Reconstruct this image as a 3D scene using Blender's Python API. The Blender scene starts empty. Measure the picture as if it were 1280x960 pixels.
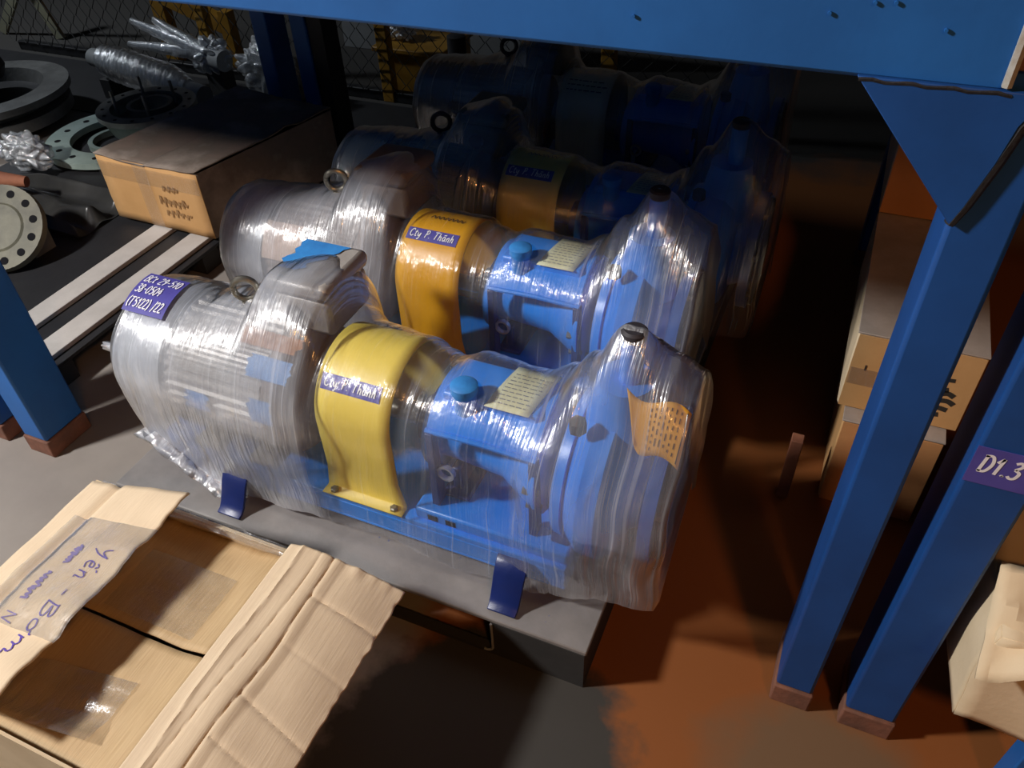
import bpy, bmesh, math, random
import numpy as np
from mathutils import Vector, Matrix, noise as mnoise
random.seed(4)
R = math.radians
SC = bpy.context.scene
COL = SC.collection

# ------------------------------------------------------------------ camera
F_PX, PITCH, ROLL, YAW = 988.91, .72119, -.04545, -.43446
cp, sp, cyw, syw = math.cos(PITCH), math.sin(PITCH), math.cos(YAW), math.sin(YAW)
fw = Vector((syw*cp, cyw*cp, -sp)); rt = Vector((cyw, -syw, 0)); up = rt.cross(fw)
r2 = rt*math.cos(ROLL) + up*math.sin(ROLL)
u2 = -rt*math.sin(ROLL) + up*math.cos(ROLL)
cam_d = bpy.data.cameras.new('camera')
cam = bpy.data.objects.new('camera', cam_d); COL.objects.link(cam)
M = Matrix((r2, u2, -fw)).transposed().to_4x4(); M.translation = Vector((0, 0, 1.5))
cam.matrix_world = M
cam_d.sensor_fit = 'HORIZONTAL'; cam_d.sensor_width = 36.0
cam_d.lens = F_PX*36.0/1280.0
cam_d.clip_start = .02; cam_d.clip_end = 60
SC.camera = cam

# ------------------------------------------------------------------ world, lamps, exposure
world = bpy.data.worlds.new('hall'); SC.world = world; world.use_nodes = True
bg = world.node_tree.nodes['Background']
bg.inputs[0].default_value = (.75, .85, 1.0, 1); bg.inputs[1].default_value = .006
def area(name, loc, target, size, power, color):
    d = bpy.data.lights.new(name, 'AREA'); d.shape = 'DISK'; d.size = size; d.energy = power; d.color = color
    o = bpy.data.objects.new(name, d); COL.objects.link(o)
    o.location = loc
    o.rotation_euler = (Vector(target) - Vector(loc)).to_track_quat('-Z', 'Y').to_euler()
    return o
area('hall_lamp', (-2.95, -.62, 2.72), (-.9, 1.0, .3),   .34, 150, (1.0, .97, .95))
area('side_lamp', (-6.2, 2.3, 3.3), (-2.6, 2.6, .2), .35, 75, (.85, .92, 1.0))
area('warm_lamp', (1.2, -1.25, 2.9), (.0, 1.0, .2),   .30, 21, (1.0, .45, .14))
vs = SC.view_settings
vs.view_transform = 'Standard'; vs.look = 'None'; vs.exposure = 0.0; vs.gamma = 1.0; vs.use_curve_mapping = False

# ------------------------------------------------------------------ materials
def nt_new(name):
    m = bpy.data.materials.new(name); m.use_nodes = True
    nt = m.node_tree; nt.nodes.clear()
    out = nt.nodes.new('ShaderNodeOutputMaterial')
    return m, nt, out
def N(nt, t, **kw):
    n = nt.nodes.new(t)
    for k, v in kw.items(): setattr(n, k, v)
    return n
def ramp(nt, src, stops):
    n = nt.nodes.new('ShaderNodeValToRGB')
    el = n.color_ramp.elements
    while len(el) < len(stops): el.new(.5)
    for e, (p, c) in zip(el, stops):
        e.position = p; e.color = c if len(c) == 4 else (*c, 1)
    nt.links.new(src, n.inputs[0]); return n
def noise(nt, vec, scale, detail=4, rough=.55, mapscale=None, rot=None):
    if mapscale or rot:
        mp = N(nt, 'ShaderNodeMapping')
        if mapscale: mp.inputs['Scale'].default_value = mapscale
        if rot: mp.inputs['Rotation'].default_value = rot
        nt.links.new(vec, mp.inputs[0]); vec = mp.outputs[0]
    n = N(nt, 'ShaderNodeTexNoise'); n.inputs['Scale'].default_value = scale
    n.inputs['Detail'].default_value = detail; n.inputs['Roughness'].default_value = rough
    nt.links.new(vec, n.inputs[0]); return n
def surf(name, c1, c2=None, rough=.6, metal=0, scale=8, chip=None, chip_at=.7, bump=.15, bscale=60, mapscale=None, spec=.5, c3=None):
    """paint, card or metal: two noise-mixed colours, optional chips of a third, fine relief"""
    m, nt, out = nt_new(name)
    b = N(nt, 'ShaderNodeBsdfPrincipled'); nt.links.new(b.outputs[0], out.inputs[0])
    tc = N(nt, 'ShaderNodeTexCoord'); v = tc.outputs['Object']
    c2 = c2 or tuple(x*.8 for x in c1)
    n1 = noise(nt, v, scale, 5, .6, mapscale)
    st = [(.35, c2), (.65, c1)] if not c3 else [(.3, c3), (.48, c2), (.66, c1)]
    r = ramp(nt, n1.outputs[0], st); colr = r.outputs[0]
    if chip:
        n2 = noise(nt, v, scale*2.3, 6, .7)
        r2_ = ramp(nt, n2.outputs[0], [(chip_at, (0, 0, 0)), (chip_at+.03, (1, 1, 1))])
        mx = N(nt, 'ShaderNodeMix', data_type='RGBA')
        nt.links.new(r2_.outputs[0], mx.inputs[0]); nt.links.new(colr, mx.inputs[6]); mx.inputs[7].default_value = (*chip, 1)
        colr = mx.outputs[2]
    nt.links.new(colr, b.inputs['Base Color'])
    b.inputs['Roughness'].default_value = rough; b.inputs['Metallic'].default_value = metal
    b.inputs['Specular IOR Level'].default_value = spec
    if bump:
        n3 = noise(nt, v, bscale, 4, .6, mapscale)
        bp = N(nt, 'ShaderNodeBump'); bp.inputs['Strength'].default_value = bump; bp.inputs['Distance'].default_value = .004
        nt.links.new(n3.outputs[0], bp.inputs['Height']); nt.links.new(bp.outputs[0], b.inputs['Normal'])
    return m

def film_mat(name, haze=.22, tint=(.85, .9, 1.0), gloss=1.0, streak=1.0):
    """thin clear film: mostly see-through, mirror glints on pull creases, milky where layers pile up"""
    m, nt, out = nt_new(name)
    L = nt.links.new
    uv = N(nt, 'ShaderNodeUVMap'); uv.uv_map = 'film'
    v = uv.outputs[0]
    # pull creases: long along the wrap, some slanted
    s1 = noise(nt, v, 1.0, 3, .6, (165, 2.2, 1))
    s2 = noise(nt, v, 1.0, 3, .6, (130, 2.2, 1), (0, 0, .22))
    s3 = noise(nt, v, 1.0, 2, .5, (115, 2.5, 1), (0, 0, -.42))
    cr = noise(nt, v, 1.0, 3, .55, (16, 14, 1))
    msk = noise(nt, v, 1.0, 2, .5, (7, 3.5, 1))
    mm = ramp(nt, msk.outputs[0], [(.38, (0, 0, 0)), (.62, (1, 1, 1))])
    a1 = N(nt, 'ShaderNodeMix', data_type='FLOAT'); L(mm.outputs[0], a1.inputs[0]); L(s1.outputs[0], a1.inputs[2]); L(s2.outputs[0], a1.inputs[3])
    a2 = N(nt, 'ShaderNodeMath', operation='ADD'); L(a1.outputs[0], a2.inputs[0])
    a3 = N(nt, 'ShaderNodeMath', operation='MULTIPLY'); L(s3.outputs[0], a3.inputs[0]); a3.inputs[1].default_value = .6
    L(a3.outputs[0], a2.inputs[1])
    a4 = N(nt, 'ShaderNodeMath', operation='MULTIPLY_ADD'); L(cr.outputs[0], a4.inputs[0]); a4.inputs[1].default_value = .9; L(a2.outputs[0], a4.inputs[2])
    bp = N(nt, 'ShaderNodeBump'); bp.inputs['Strength'].default_value = .60*streak; bp.inputs['Distance'].default_value = .011
    L(a4.outputs[0], bp.inputs['Height'])
    gl = N(nt, 'ShaderNodeBsdfGlossy'); gl.inputs['Roughness'].default_value = .11; gl.inputs[0].default_value = (1, 1, 1, 1)
    g2 = N(nt, 'ShaderNodeBsdfGlossy'); g2.inputs['Roughness'].default_value = .33; g2.inputs[0].default_value = (1, 1, 1, 1)
    L(bp.outputs[0], gl.inputs['Normal']); L(bp.outputs[0], g2.inputs['Normal'])
    gm2 = N(nt, 'ShaderNodeMixShader'); gm2.inputs[0].default_value = .45; L(gl.outputs[0], gm2.inputs[1]); L(g2.outputs[0], gm2.inputs[2])
    gm = N(nt, 'ShaderNodeNewGeometry'); ior = N(nt, 'ShaderNodeMix', data_type='FLOAT')
    L(gm.outputs['Backfacing'], ior.inputs[0]); ior.inputs[2].default_value = 1.5; ior.inputs[3].default_value = 1/1.5   # a thin sheet reflects alike from both sides
    fr = N(nt, 'ShaderNodeFresnel'); L(ior.outputs[0], fr.inputs[0])
    fm = N(nt, 'ShaderNodeMath', operation='MULTIPLY', use_clamp=True); L(fr.outputs[0], fm.inputs[0])
    at = N(nt, 'ShaderNodeAttribute', attribute_name='layers')
    fl_ = N(nt, 'ShaderNodeMath', operation='MULTIPLY_ADD'); L(at.outputs['Fac'], fl_.inputs[0]); fl_.inputs[1].default_value = 3.2*gloss; fl_.inputs[2].default_value = 1.6*gloss; L(fl_.outputs[0], fm.inputs[1])   # every layer mirrors a little
    tr = N(nt, 'ShaderNodeBsdfTransparent'); tr.inputs[0].default_value = (.96, .97, .98, 1)
    df = N(nt, 'ShaderNodeBsdfDiffuse'); df.inputs[0].default_value = (*tint, 1)
    tl = N(nt, 'ShaderNodeBsdfTranslucent'); tl.inputs[0].default_value = (*tint, 1)
    dm = N(nt, 'ShaderNodeMixShader'); dm.inputs[0].default_value = .35; L(df.outputs[0], dm.inputs[1]); L(tl.outputs[0], dm.inputs[2])
    # haze: layer attribute x (patches + fine streaks)
    hz = noise(nt, v, 1.0, 4, .6, (5, 4, 1))
    hr = ramp(nt, hz.outputs[0], [(.3, (.35, .35, .35)), (.7, (1, 1, 1))])
    st = ramp(nt, a1.outputs[0], [(.57, (0, 0, 0)), (.68, (1, 1, 1))])
    st2 = ramp(nt, s3.outputs[0], [(.62, (0, 0, 0)), (.74, (1, 1, 1))])
    h1 = N(nt, 'ShaderNodeMath', operation='MULTIPLY'); L(hr.outputs[0], h1.inputs[0]); L(at.outputs['Fac'], h1.inputs[1])
    h2 = N(nt, 'ShaderNodeMath', operation='MULTIPLY'); L(h1.outputs[0], h2.inputs[0]); h2.inputs[1].default_value = haze
    h3 = N(nt, 'ShaderNodeMath', operation='MULTIPLY_ADD'); sa = N(nt, 'ShaderNodeMath', operation='MULTIPLY_ADD', use_clamp=True); L(at.outputs['Fac'], sa.inputs[0]); sa.inputs[1].default_value = 1.6; sa.inputs[2].default_value = .12
    sm = N(nt, 'ShaderNodeMath', operation='MULTIPLY'); L(st.outputs[0], sm.inputs[0]); L(sa.outputs[0], sm.inputs[1]); L(sm.outputs[0], h3.inputs[0]); h3.inputs[1].default_value = .34*streak; L(h2.outputs[0], h3.inputs[2])
    h4 = N(nt, 'ShaderNodeMath', operation='MULTIPLY_ADD', use_clamp=True); L(st2.outputs[0], h4.inputs[0]); h4.inputs[1].default_value = .16*streak; L(h3.outputs[0], h4.inputs[2])
    m1 = N(nt, 'ShaderNodeMixShader'); L(h4.outputs[0], m1.inputs[0]); L(tr.outputs[0], m1.inputs[1]); L(dm.outputs[0], m1.inputs[2])
    m2 = N(nt, 'ShaderNodeMixShader'); L(fm.outputs[0], m2.inputs[0]); L(m1.outputs[0], m2.inputs[1]); L(gm2.outputs[0], m2.inputs[2])
    L(m2.outputs[0], out.inputs[0])
    return m

def floor_mat():
    m, nt, out = nt_new('floor_concrete'); L = nt.links.new
    b = N(nt, 'ShaderNodeBsdfPrincipled'); L(b.outputs[0], out.inputs[0])
    g = N(nt, 'ShaderNodeNewGeometry'); v = g.outputs['Position']
    n1 = noise(nt, v, 3.0, 6, .6)
    base = ramp(nt, n1.outputs[0], [(.3, (.21, .185, .165)), (.7, (.28, .25, .22))])
    n2 = noise(nt, v, 22, 5, .6)
    # red-brown floor colour inside the right half of the bay
    sx = N(nt, 'ShaderNodeSeparateXYZ'); L(v, sx.inputs[0])
    n3 = noise(nt, v, 5.0, 5, .6)
    def edge(src, at, w, sgn):
        a = N(nt, 'ShaderNodeMath', operation='MULTIPLY_ADD'); L(src, a.inputs[0]); a.inputs[1].default_value = sgn/w; a.inputs[2].default_value = -sgn*at/w
        c = N(nt, 'ShaderNodeMath', operation='MULTIPLY_ADD'); L(n3.outputs[0], c.inputs[0]); c.inputs[1].default_value = 2.2; L(a.outputs[0], c.inputs[2])
        d = N(nt, 'ShaderNodeMath', operation='SUBTRACT', use_clamp=True); L(c.outputs[0], d.inputs[0]); d.inputs[1].default_value = 1.1
        return d.outputs[0]
    ex = edge(sx.outputs[0], -.62, .06, 1); ey = edge(sx.outputs[1], -.30, .07, 1)
    mu = N(nt, 'ShaderNodeMath', operation='MULTIPLY'); L(ex, mu.inputs[0]); L(ey, mu.inputs[1])
    mx = N(nt, 'ShaderNodeMix', data_type='RGBA'); L(mu.outputs[0], mx.inputs[0]); L(base.outputs[0], mx.inputs[6]); mx.inputs[7].default_value = (.25, .078, .014, 1)
    # tan patch near the right post feet, shade painted dark in front of the pallet
    def spot(src, c, lo, hi, col, stretch):
        mp = N(nt, 'ShaderNodeMapping'); mp.inputs['Location'].default_value = (-c[0]*stretch[0], -c[1]*stretch[1], 0); mp.inputs['Scale'].default_value = (*stretch, 1); L(v, mp.inputs[0])
        vm = N(nt, 'ShaderNodeVectorMath', operation='LENGTH'); L(mp.outputs[0], vm.inputs[0])
        o1 = N(nt, 'ShaderNodeMath', operation='MULTIPLY_ADD'); L(n3.outputs[0], o1.inputs[0]); o1.inputs[1].default_value = -.22; L(vm.outputs['Value'], o1.inputs[2])
        orp = ramp(nt, o1.outputs[0], [(lo, (1, 1, 1)), (hi, (0, 0, 0))])
        mo = N(nt, 'ShaderNodeMix', data_type='RGBA'); L(orp.outputs[0], mo.inputs[0]); L(src, mo.inputs[6]); mo.inputs[7].default_value = (*col, 1)
        return mo
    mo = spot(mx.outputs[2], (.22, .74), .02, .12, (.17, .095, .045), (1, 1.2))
    mo = spot(mo.outputs[2], (-2.6, 4.0), .70, .85, (.045, .042, .038), (.24, .80))  # darkness of the rear floor painted in as a wide patch
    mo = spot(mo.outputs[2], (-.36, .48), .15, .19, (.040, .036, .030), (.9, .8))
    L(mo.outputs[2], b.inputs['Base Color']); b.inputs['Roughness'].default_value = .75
    bp = N(nt, 'ShaderNodeBump'); bp.inputs['Strength'].default_value = .12; bp.inputs['Distance'].default_value = .003
    L(n2.outputs[0], bp.inputs['Height']); L(bp.outputs[0], b.inputs['Normal'])
    return m

BLUE1, BLUE2 = (.010, .118, .40), (.007, .092, .32)
MT = {}
MT['rack_blue'] = surf('rack_blue_paint', BLUE1, BLUE2, .55, scale=5, chip=(.25, .12, .06), chip_at=.705, bump=.05, bscale=120)
MT['rack_clean'] = surf('rack_blue_plain', BLUE1, BLUE2, .5, scale=6, bump=.05, bscale=120)
MT['rack_navy'] = surf('rack_blue_dark', (.010, .070, .27), (.008, .055, .21), .5, scale=6, bump=.05, bscale=120, spec=.35)  # deeper blue for the right posts and corner plate
MT['rust'] = surf('red_rust', (.22, .09, .055), (.13, .06, .04), .85, scale=20, bump=.4)
MT['weld'] = surf('dark_weld', (.012, .012, .014), (.006, .006, .008), .7, scale=40, bump=.6)
MT['bare'] = surf('chipped_primer', (.42, .43, .40), (.25, .2, .15), .7, scale=30, bump=.3)
MT['pump_blue'] = surf('pump_blue_enamel', (.014, .26, .90), (.011, .21, .78), .34, scale=7, bump=.1, bscale=70)
MT['pump_navy'] = surf('pump_dark_blue', (.012, .035, .19), (.009, .026, .14), .35, scale=7, bump=.1)
MT['flange_blue'] = surf('flange_mid_blue', (.010, .10, .42), (.008, .075, .33), .4, scale=7)
MT['foot_blue'] = surf('foot_blue', (.007, .020, .13), (.006, .016, .10), .35, scale=9)
MT['yellow'] = surf('yellow_paint', (.90, .70, .13), (.82, .63, .11), .45, scale=6, chip=(.45, .38, .15), chip_at=.76, bump=.06)
MT['orange_yellow'] = surf('amber_paint', (.74, .37, .008), (.66, .32, .007), .4, scale=6, bump=.05)
MT['cream_guard'] = surf('dusty_cream_paint', (.80, .74, .50), (.66, .60, .38), .6, scale=6)
MT['motor_grey'] = surf('motor_grey', (.52, .49, .45), (.40, .37, .34), .4, .2, scale=9)
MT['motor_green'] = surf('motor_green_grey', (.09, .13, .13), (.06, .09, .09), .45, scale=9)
MT['motor_taupe'] = surf('motor_taupe', (.26, .20, .16), (.18, .13, .10), .5, scale=9)
MT['cowl_silver'] = surf('cowl_silver', (.70, .72, .74), (.6, .62, .65), .30, .6, scale=5, bump=.05)
MT['cowl_pale'] = surf('cowl_pale_grey', (.30, .36, .38), (.22, .27, .29), .5, scale=5)
MT['gap'] = surf('dark_band', (.012, .012, .014), None, .9, spec=.1)
MT['steel'] = surf('zinc_steel', (.30, .28, .24), (.2, .19, .16), .35, .8, scale=25)
MT['dark_cover'] = surf('dark_rubber_cover', (.035, .032, .04), (.02, .02, .025), .6, scale=10)
MT['tape_blue'] = surf('blue_patch', (.05, .30, .75), (.04, .22, .6), .5, scale=30)
MT['tape_orange'] = surf('orange_strap', (.50, .19, .03), (.40, .13, .02), .5, scale=20)
MT['paper_cream'] = surf('cream_paper', (.80, .80, .52), (.74, .73, .46), .7, scale=12, bump=.04)
MT['paper_beige'] = surf('beige_card', (.62, .46, .36), (.55, .40, .30), .8, scale=9)
MT['tag_orange'] = surf('amber_card', (.80, .42, .05), (.72, .36, .04), .6, scale=9, bump=.05)
MT['label_purple'] = surf('violet_label', (.085, .075, .36), (.07, .06, .30), .5, scale=14, bump=.03)
MT['ink_white'] = surf('white_marker', (.85, .85, .88), (.8, .8, .85), .5, bump=0)
MT['ink_violet'] = surf('violet_marker', (.10, .05, .33), (.12, .07, .4), .6, scale=30, bump=0)
MT['ink_pale'] = surf('faded_violet_marker', (.22, .16, .40), (.28, .2, .42), .6, scale=40, bump=0)
MT['ink_black'] = surf('black_print', (.03, .025, .02), None, .7, bump=0)
MT['ink_faint'] = surf('faded_print', (.30, .17, .07), None, .8, bump=0)
MT['card'] = surf('corrugated_card', (.60, .47, .30), (.52, .395, .24), .8, scale=4, bump=.25, bscale=1, mapscale=(2, 160, 2))
MT['card_flap'] = surf('pale_corrugated_card', (.74, .585, .40), (.66, .51, .34), .8, scale=5, bump=.2, bscale=1, mapscale=(160, 6, 6))
MT['card_in'] = surf('brown_card_inside', (.56, .40, .215), (.47, .32, .16), .7, scale=5, bump=.35, bscale=1, mapscale=(90, 3, 3))
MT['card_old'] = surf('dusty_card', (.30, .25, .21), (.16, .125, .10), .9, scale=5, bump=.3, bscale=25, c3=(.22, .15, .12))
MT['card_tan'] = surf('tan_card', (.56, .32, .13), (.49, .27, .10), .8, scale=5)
MT['card_orange'] = surf('orange_brown_card', (.62, .28, .10), (.5, .22, .08), .85, scale=5)
MT['card_grey'] = surf('grey_card_top', (.40, .33, .28), (.28, .23, .19), .9, scale=6)  # grey tone on the tops of the stacked cartons
MT['card_cream'] = surf('cream_card', (.74, .60, .40), (.66, .52, .33), .8, scale=7)
MT['pallet_top'] = surf('grey_pallet_skin', (.24, .225, .215), (.17, .16, .155), .6, scale=7, chip=(.06, .09, .25), chip_at=.66, bump=.15)
MT['pallet_dark'] = surf('dark_pallet_side', (.035, .034, .033), (.025, .025, .025), .7, scale=8)
MT['slat'] = surf('pale_grey_slat', (.50, .47, .44), (.40, .375, .35), .7, scale=6)
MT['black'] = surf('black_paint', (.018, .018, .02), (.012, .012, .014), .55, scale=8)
MT['plastic_black'] = surf('black_tarpaulin', (.035, .035, .033), (.02, .02, .02), .32, scale=6, bump=.2, bscale=12)
MT['flange_green'] = surf('pale_green_casting', (.32, .40, .36), (.24, .31, .275), .55, scale=12, bump=.2)
MT['flange_steel'] = surf('machined_steel', (.36, .365, .35), (.26, .265, .25), .38, .6, scale=14)
MT['cast_grey'] = surf('dull_casting', (.20, .20, .19), (.12, .12, .115), .5, .3, scale=9, bump=.3)
MT['disc_olive'] = surf('olive_casting', (.17, .16, .11), (.09, .085, .06), .6, scale=9, bump=.3)
MT['fence_yellow'] = surf('fence_yellow_paint', (.52, .27, .03), (.40, .20, .02), .5, scale=5)
MT['fence_wire'] = surf('dark_wire', (.06, .06, .055), (.04, .04, .04), .5, .5, scale=10)
MT['grey_sheet'] = surf('grey_sheet', (.30, .31, .31), (.22, .23, .23), .7, scale=3)
MT['brace_pale'] = surf('pale_olive_bar', (.28, .28, .19), (.2, .2, .14), .7, scale=6)
MT['wood_red'] = surf('red_brown_wood', (.32, .12, .06), (.2, .07, .04), .8, scale=10)
MT['wall'] = surf('dim_wall', (.030, .028, .026), (.022, .021, .02), .9, scale=2)
MT['film'] = film_mat('stretch_film', .62)
MT['film_dark'] = film_mat('stretch_film_rear', .16, (.7, .75, .85), 1.7, 1.0)  # less milky, glossier film on the two rear pumps
MT['film_pack'] = film_mat('crumpled_film', .5, (.75, .8, .85), 1.2, 1.3)
MT['tape'] = film_mat('clear_tape', .10, (.95, .93, .88), .9, .6)
MT['floor'] = floor_mat()

# ------------------------------------------------------------------ mesh builder
class MB:
    def __init__(s): s.v = []; s.f = []
    def add(s, vs, fs):
        o = len(s.v); s.v += [tuple(p) for p in vs]; s.f += [tuple(i+o for i in f) for f in fs]; return s
    def box(s, x0, x1, y0, y1, z0, z1):
        return s.add([(x0,y0,z0),(x1,y0,z0),(x1,y1,z0),(x0,y1,z0),(x0,y0,z1),(x1,y0,z1),(x1,y1,z1),(x0,y1,z1)],
                     [(3,2,1,0),(4,5,6,7),(0,1,5,4),(1,2,6,5),(2,3,7,6),(3,0,4,7)])
    def lathe(s, prof, c=(0,0,0), axis='x', n=32, caps=True, a0=0, a1=2*math.pi):
        """prof: list of (pos along axis, radius)"""
        full = abs(a1-a0) > 6.28; m = n if full else n+1
        vs = []
        for p, r in prof:
            for k in range(m):
                a = a0 + (a1-a0)*k/n; u, w = r*math.cos(a), r*math.sin(a)
                if axis == 'x': q = (c[0]+p, c[1]+u, c[2]+w)
                elif axis == 'y': q = (c[0]+w, c[1]+p, c[2]+u)
                else: q = (c[0]+u, c[1]+w, c[2]+p)
                vs.append(q)
        fs = []
        for i in range(len(prof)-1):
            for k in range(m if full else n):
                k2 = (k+1) % m
                fs.append((i*m+k, i*m+k2, (i+1)*m+k2, (i+1)*m+k))
        if caps and full:
            fs.append(tuple(range(m-1, -1, -1))); fs.append(tuple((len(prof)-1)*m+k for k in range(m)))
        return s.add(vs, fs)
    def ring(s, ro, ri, p0, p1, c, axis='z', n=40):
        return s.lathe([(p0, ri), (p0, ro), (p1, ro), (p1, ri), (p0, ri)], c, axis, n, caps=False)
    def tube(s, pts, r, n=8, closed=False):
        pts = [Vector(p) for p in pts]; k = len(pts); vs = []; fs = []
        ref = Vector((0.13, .27, .95))
        for i, p in enumerate(pts):
            a = pts[(i-1) % k] if (closed or i) else p; b = pts[(i+1) % k] if (closed or i < k-1) else p
            t = (b-a).normalized(); u = t.cross(ref)
            if u.length < 1e-3: u = t.cross(Vector((1, 0, 0)))
            u.normalize(); w = t.cross(u)
            rr = r[i] if isinstance(r, (list, tuple)) else r
            for j in range(n):
                an = 2*math.pi*j/n; vs.append(p + (u*math.cos(an) + w*math.sin(an))*rr)
        for i in range(k if closed else k-1):
            i2 = (i+1) % k
            for j in range(n):
                j2 = (j+1) % n; fs.append((i*n+j, i*n+j2, i2*n+j2, i2*n+j))
        if not closed:
            fs.append(tuple(range(n-1, -1, -1))); fs.append(tuple((k-1)*n+j for j in range(n)))
        return s.add(vs, fs)
    def prism(s, poly, axis, a, b):
        """poly in the two other axes (cyclic order kept), extruded a..b along axis"""
        def q(p, t): return {'x': (t, p[0], p[1]), 'y': (p[0], t, p[1]), 'z': (p[0], p[1], t)}[axis]
        n = len(poly); vs = [q(p, a) for p in poly] + [q(p, b) for p in poly]
        fs = [tuple(range(n-1, -1, -1)), tuple(range(n, 2*n))] + [(i, (i+1) % n, n+(i+1) % n, n+i) for i in range(n)]
        return s.add(vs, fs)
    def grid(s, fn, nu, nv):
        vs = [fn(i/nu, j/nv) for i in range(nu+1) for j in range(nv+1)]
        fs = [(i*(nv+1)+j, (i+1)*(nv+1)+j, (i+1)*(nv+1)+j+1, i*(nv+1)+j+1) for i in range(nu) for j in range(nv)]
        return s.add(vs, fs)
    def build(s, name, mat, parent=None, smooth=True, bevel=0, solid=0, angle=35, subsurf=0, fix=True):
        o_ = Vector((0, 0, 0))
        p = parent
        while p is not None: o_ += p.location; p = p.parent
        me = bpy.data.meshes.new(name)
        me.from_pydata([(a-o_.x, b-o_.y, c-o_.z) for a, b, c in s.v], [], s.f)
        if fix:
            bm = bmesh.new(); bm.from_mesh(me); bmesh.ops.recalc_face_normals(bm, faces=bm.faces); bm.to_mesh(me); bm.free()
        me.materials.append(mat)
        if smooth:
            me.shade_smooth(); me.set_sharp_from_angle(angle=R(angle))
        ob = bpy.data.objects.new(name, me); COL.objects.link(ob)
        if parent: ob.parent = parent
        if solid:
            md = ob.modifiers.new('thick', 'SOLIDIFY'); md.thickness = solid; md.offset = 0
        if bevel:
            md = ob.modifiers.new('bevel', 'BEVEL'); md.width = bevel; md.segments = 2; md.limit_method = 'ANGLE'
        if subsurf:
            md = ob.modifiers.new('sub', 'SUBSURF'); md.levels = md.render_levels = subsurf
        return ob
def tag(o, label, cat, group=None):
    o['label'] = label; o['category'] = cat
    if group: o['group'] = group
    return o
def thing(name, loc, label, cat, group=None):
    o = bpy.data.objects.new(name, None); COL.objects.link(o); o.location = loc; o.empty_display_size = .05
    return tag(o, label, cat, group)
def struct(o): o['kind'] = 'structure'; return o
def lab(o, text): o['label'] = text; return o

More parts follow.
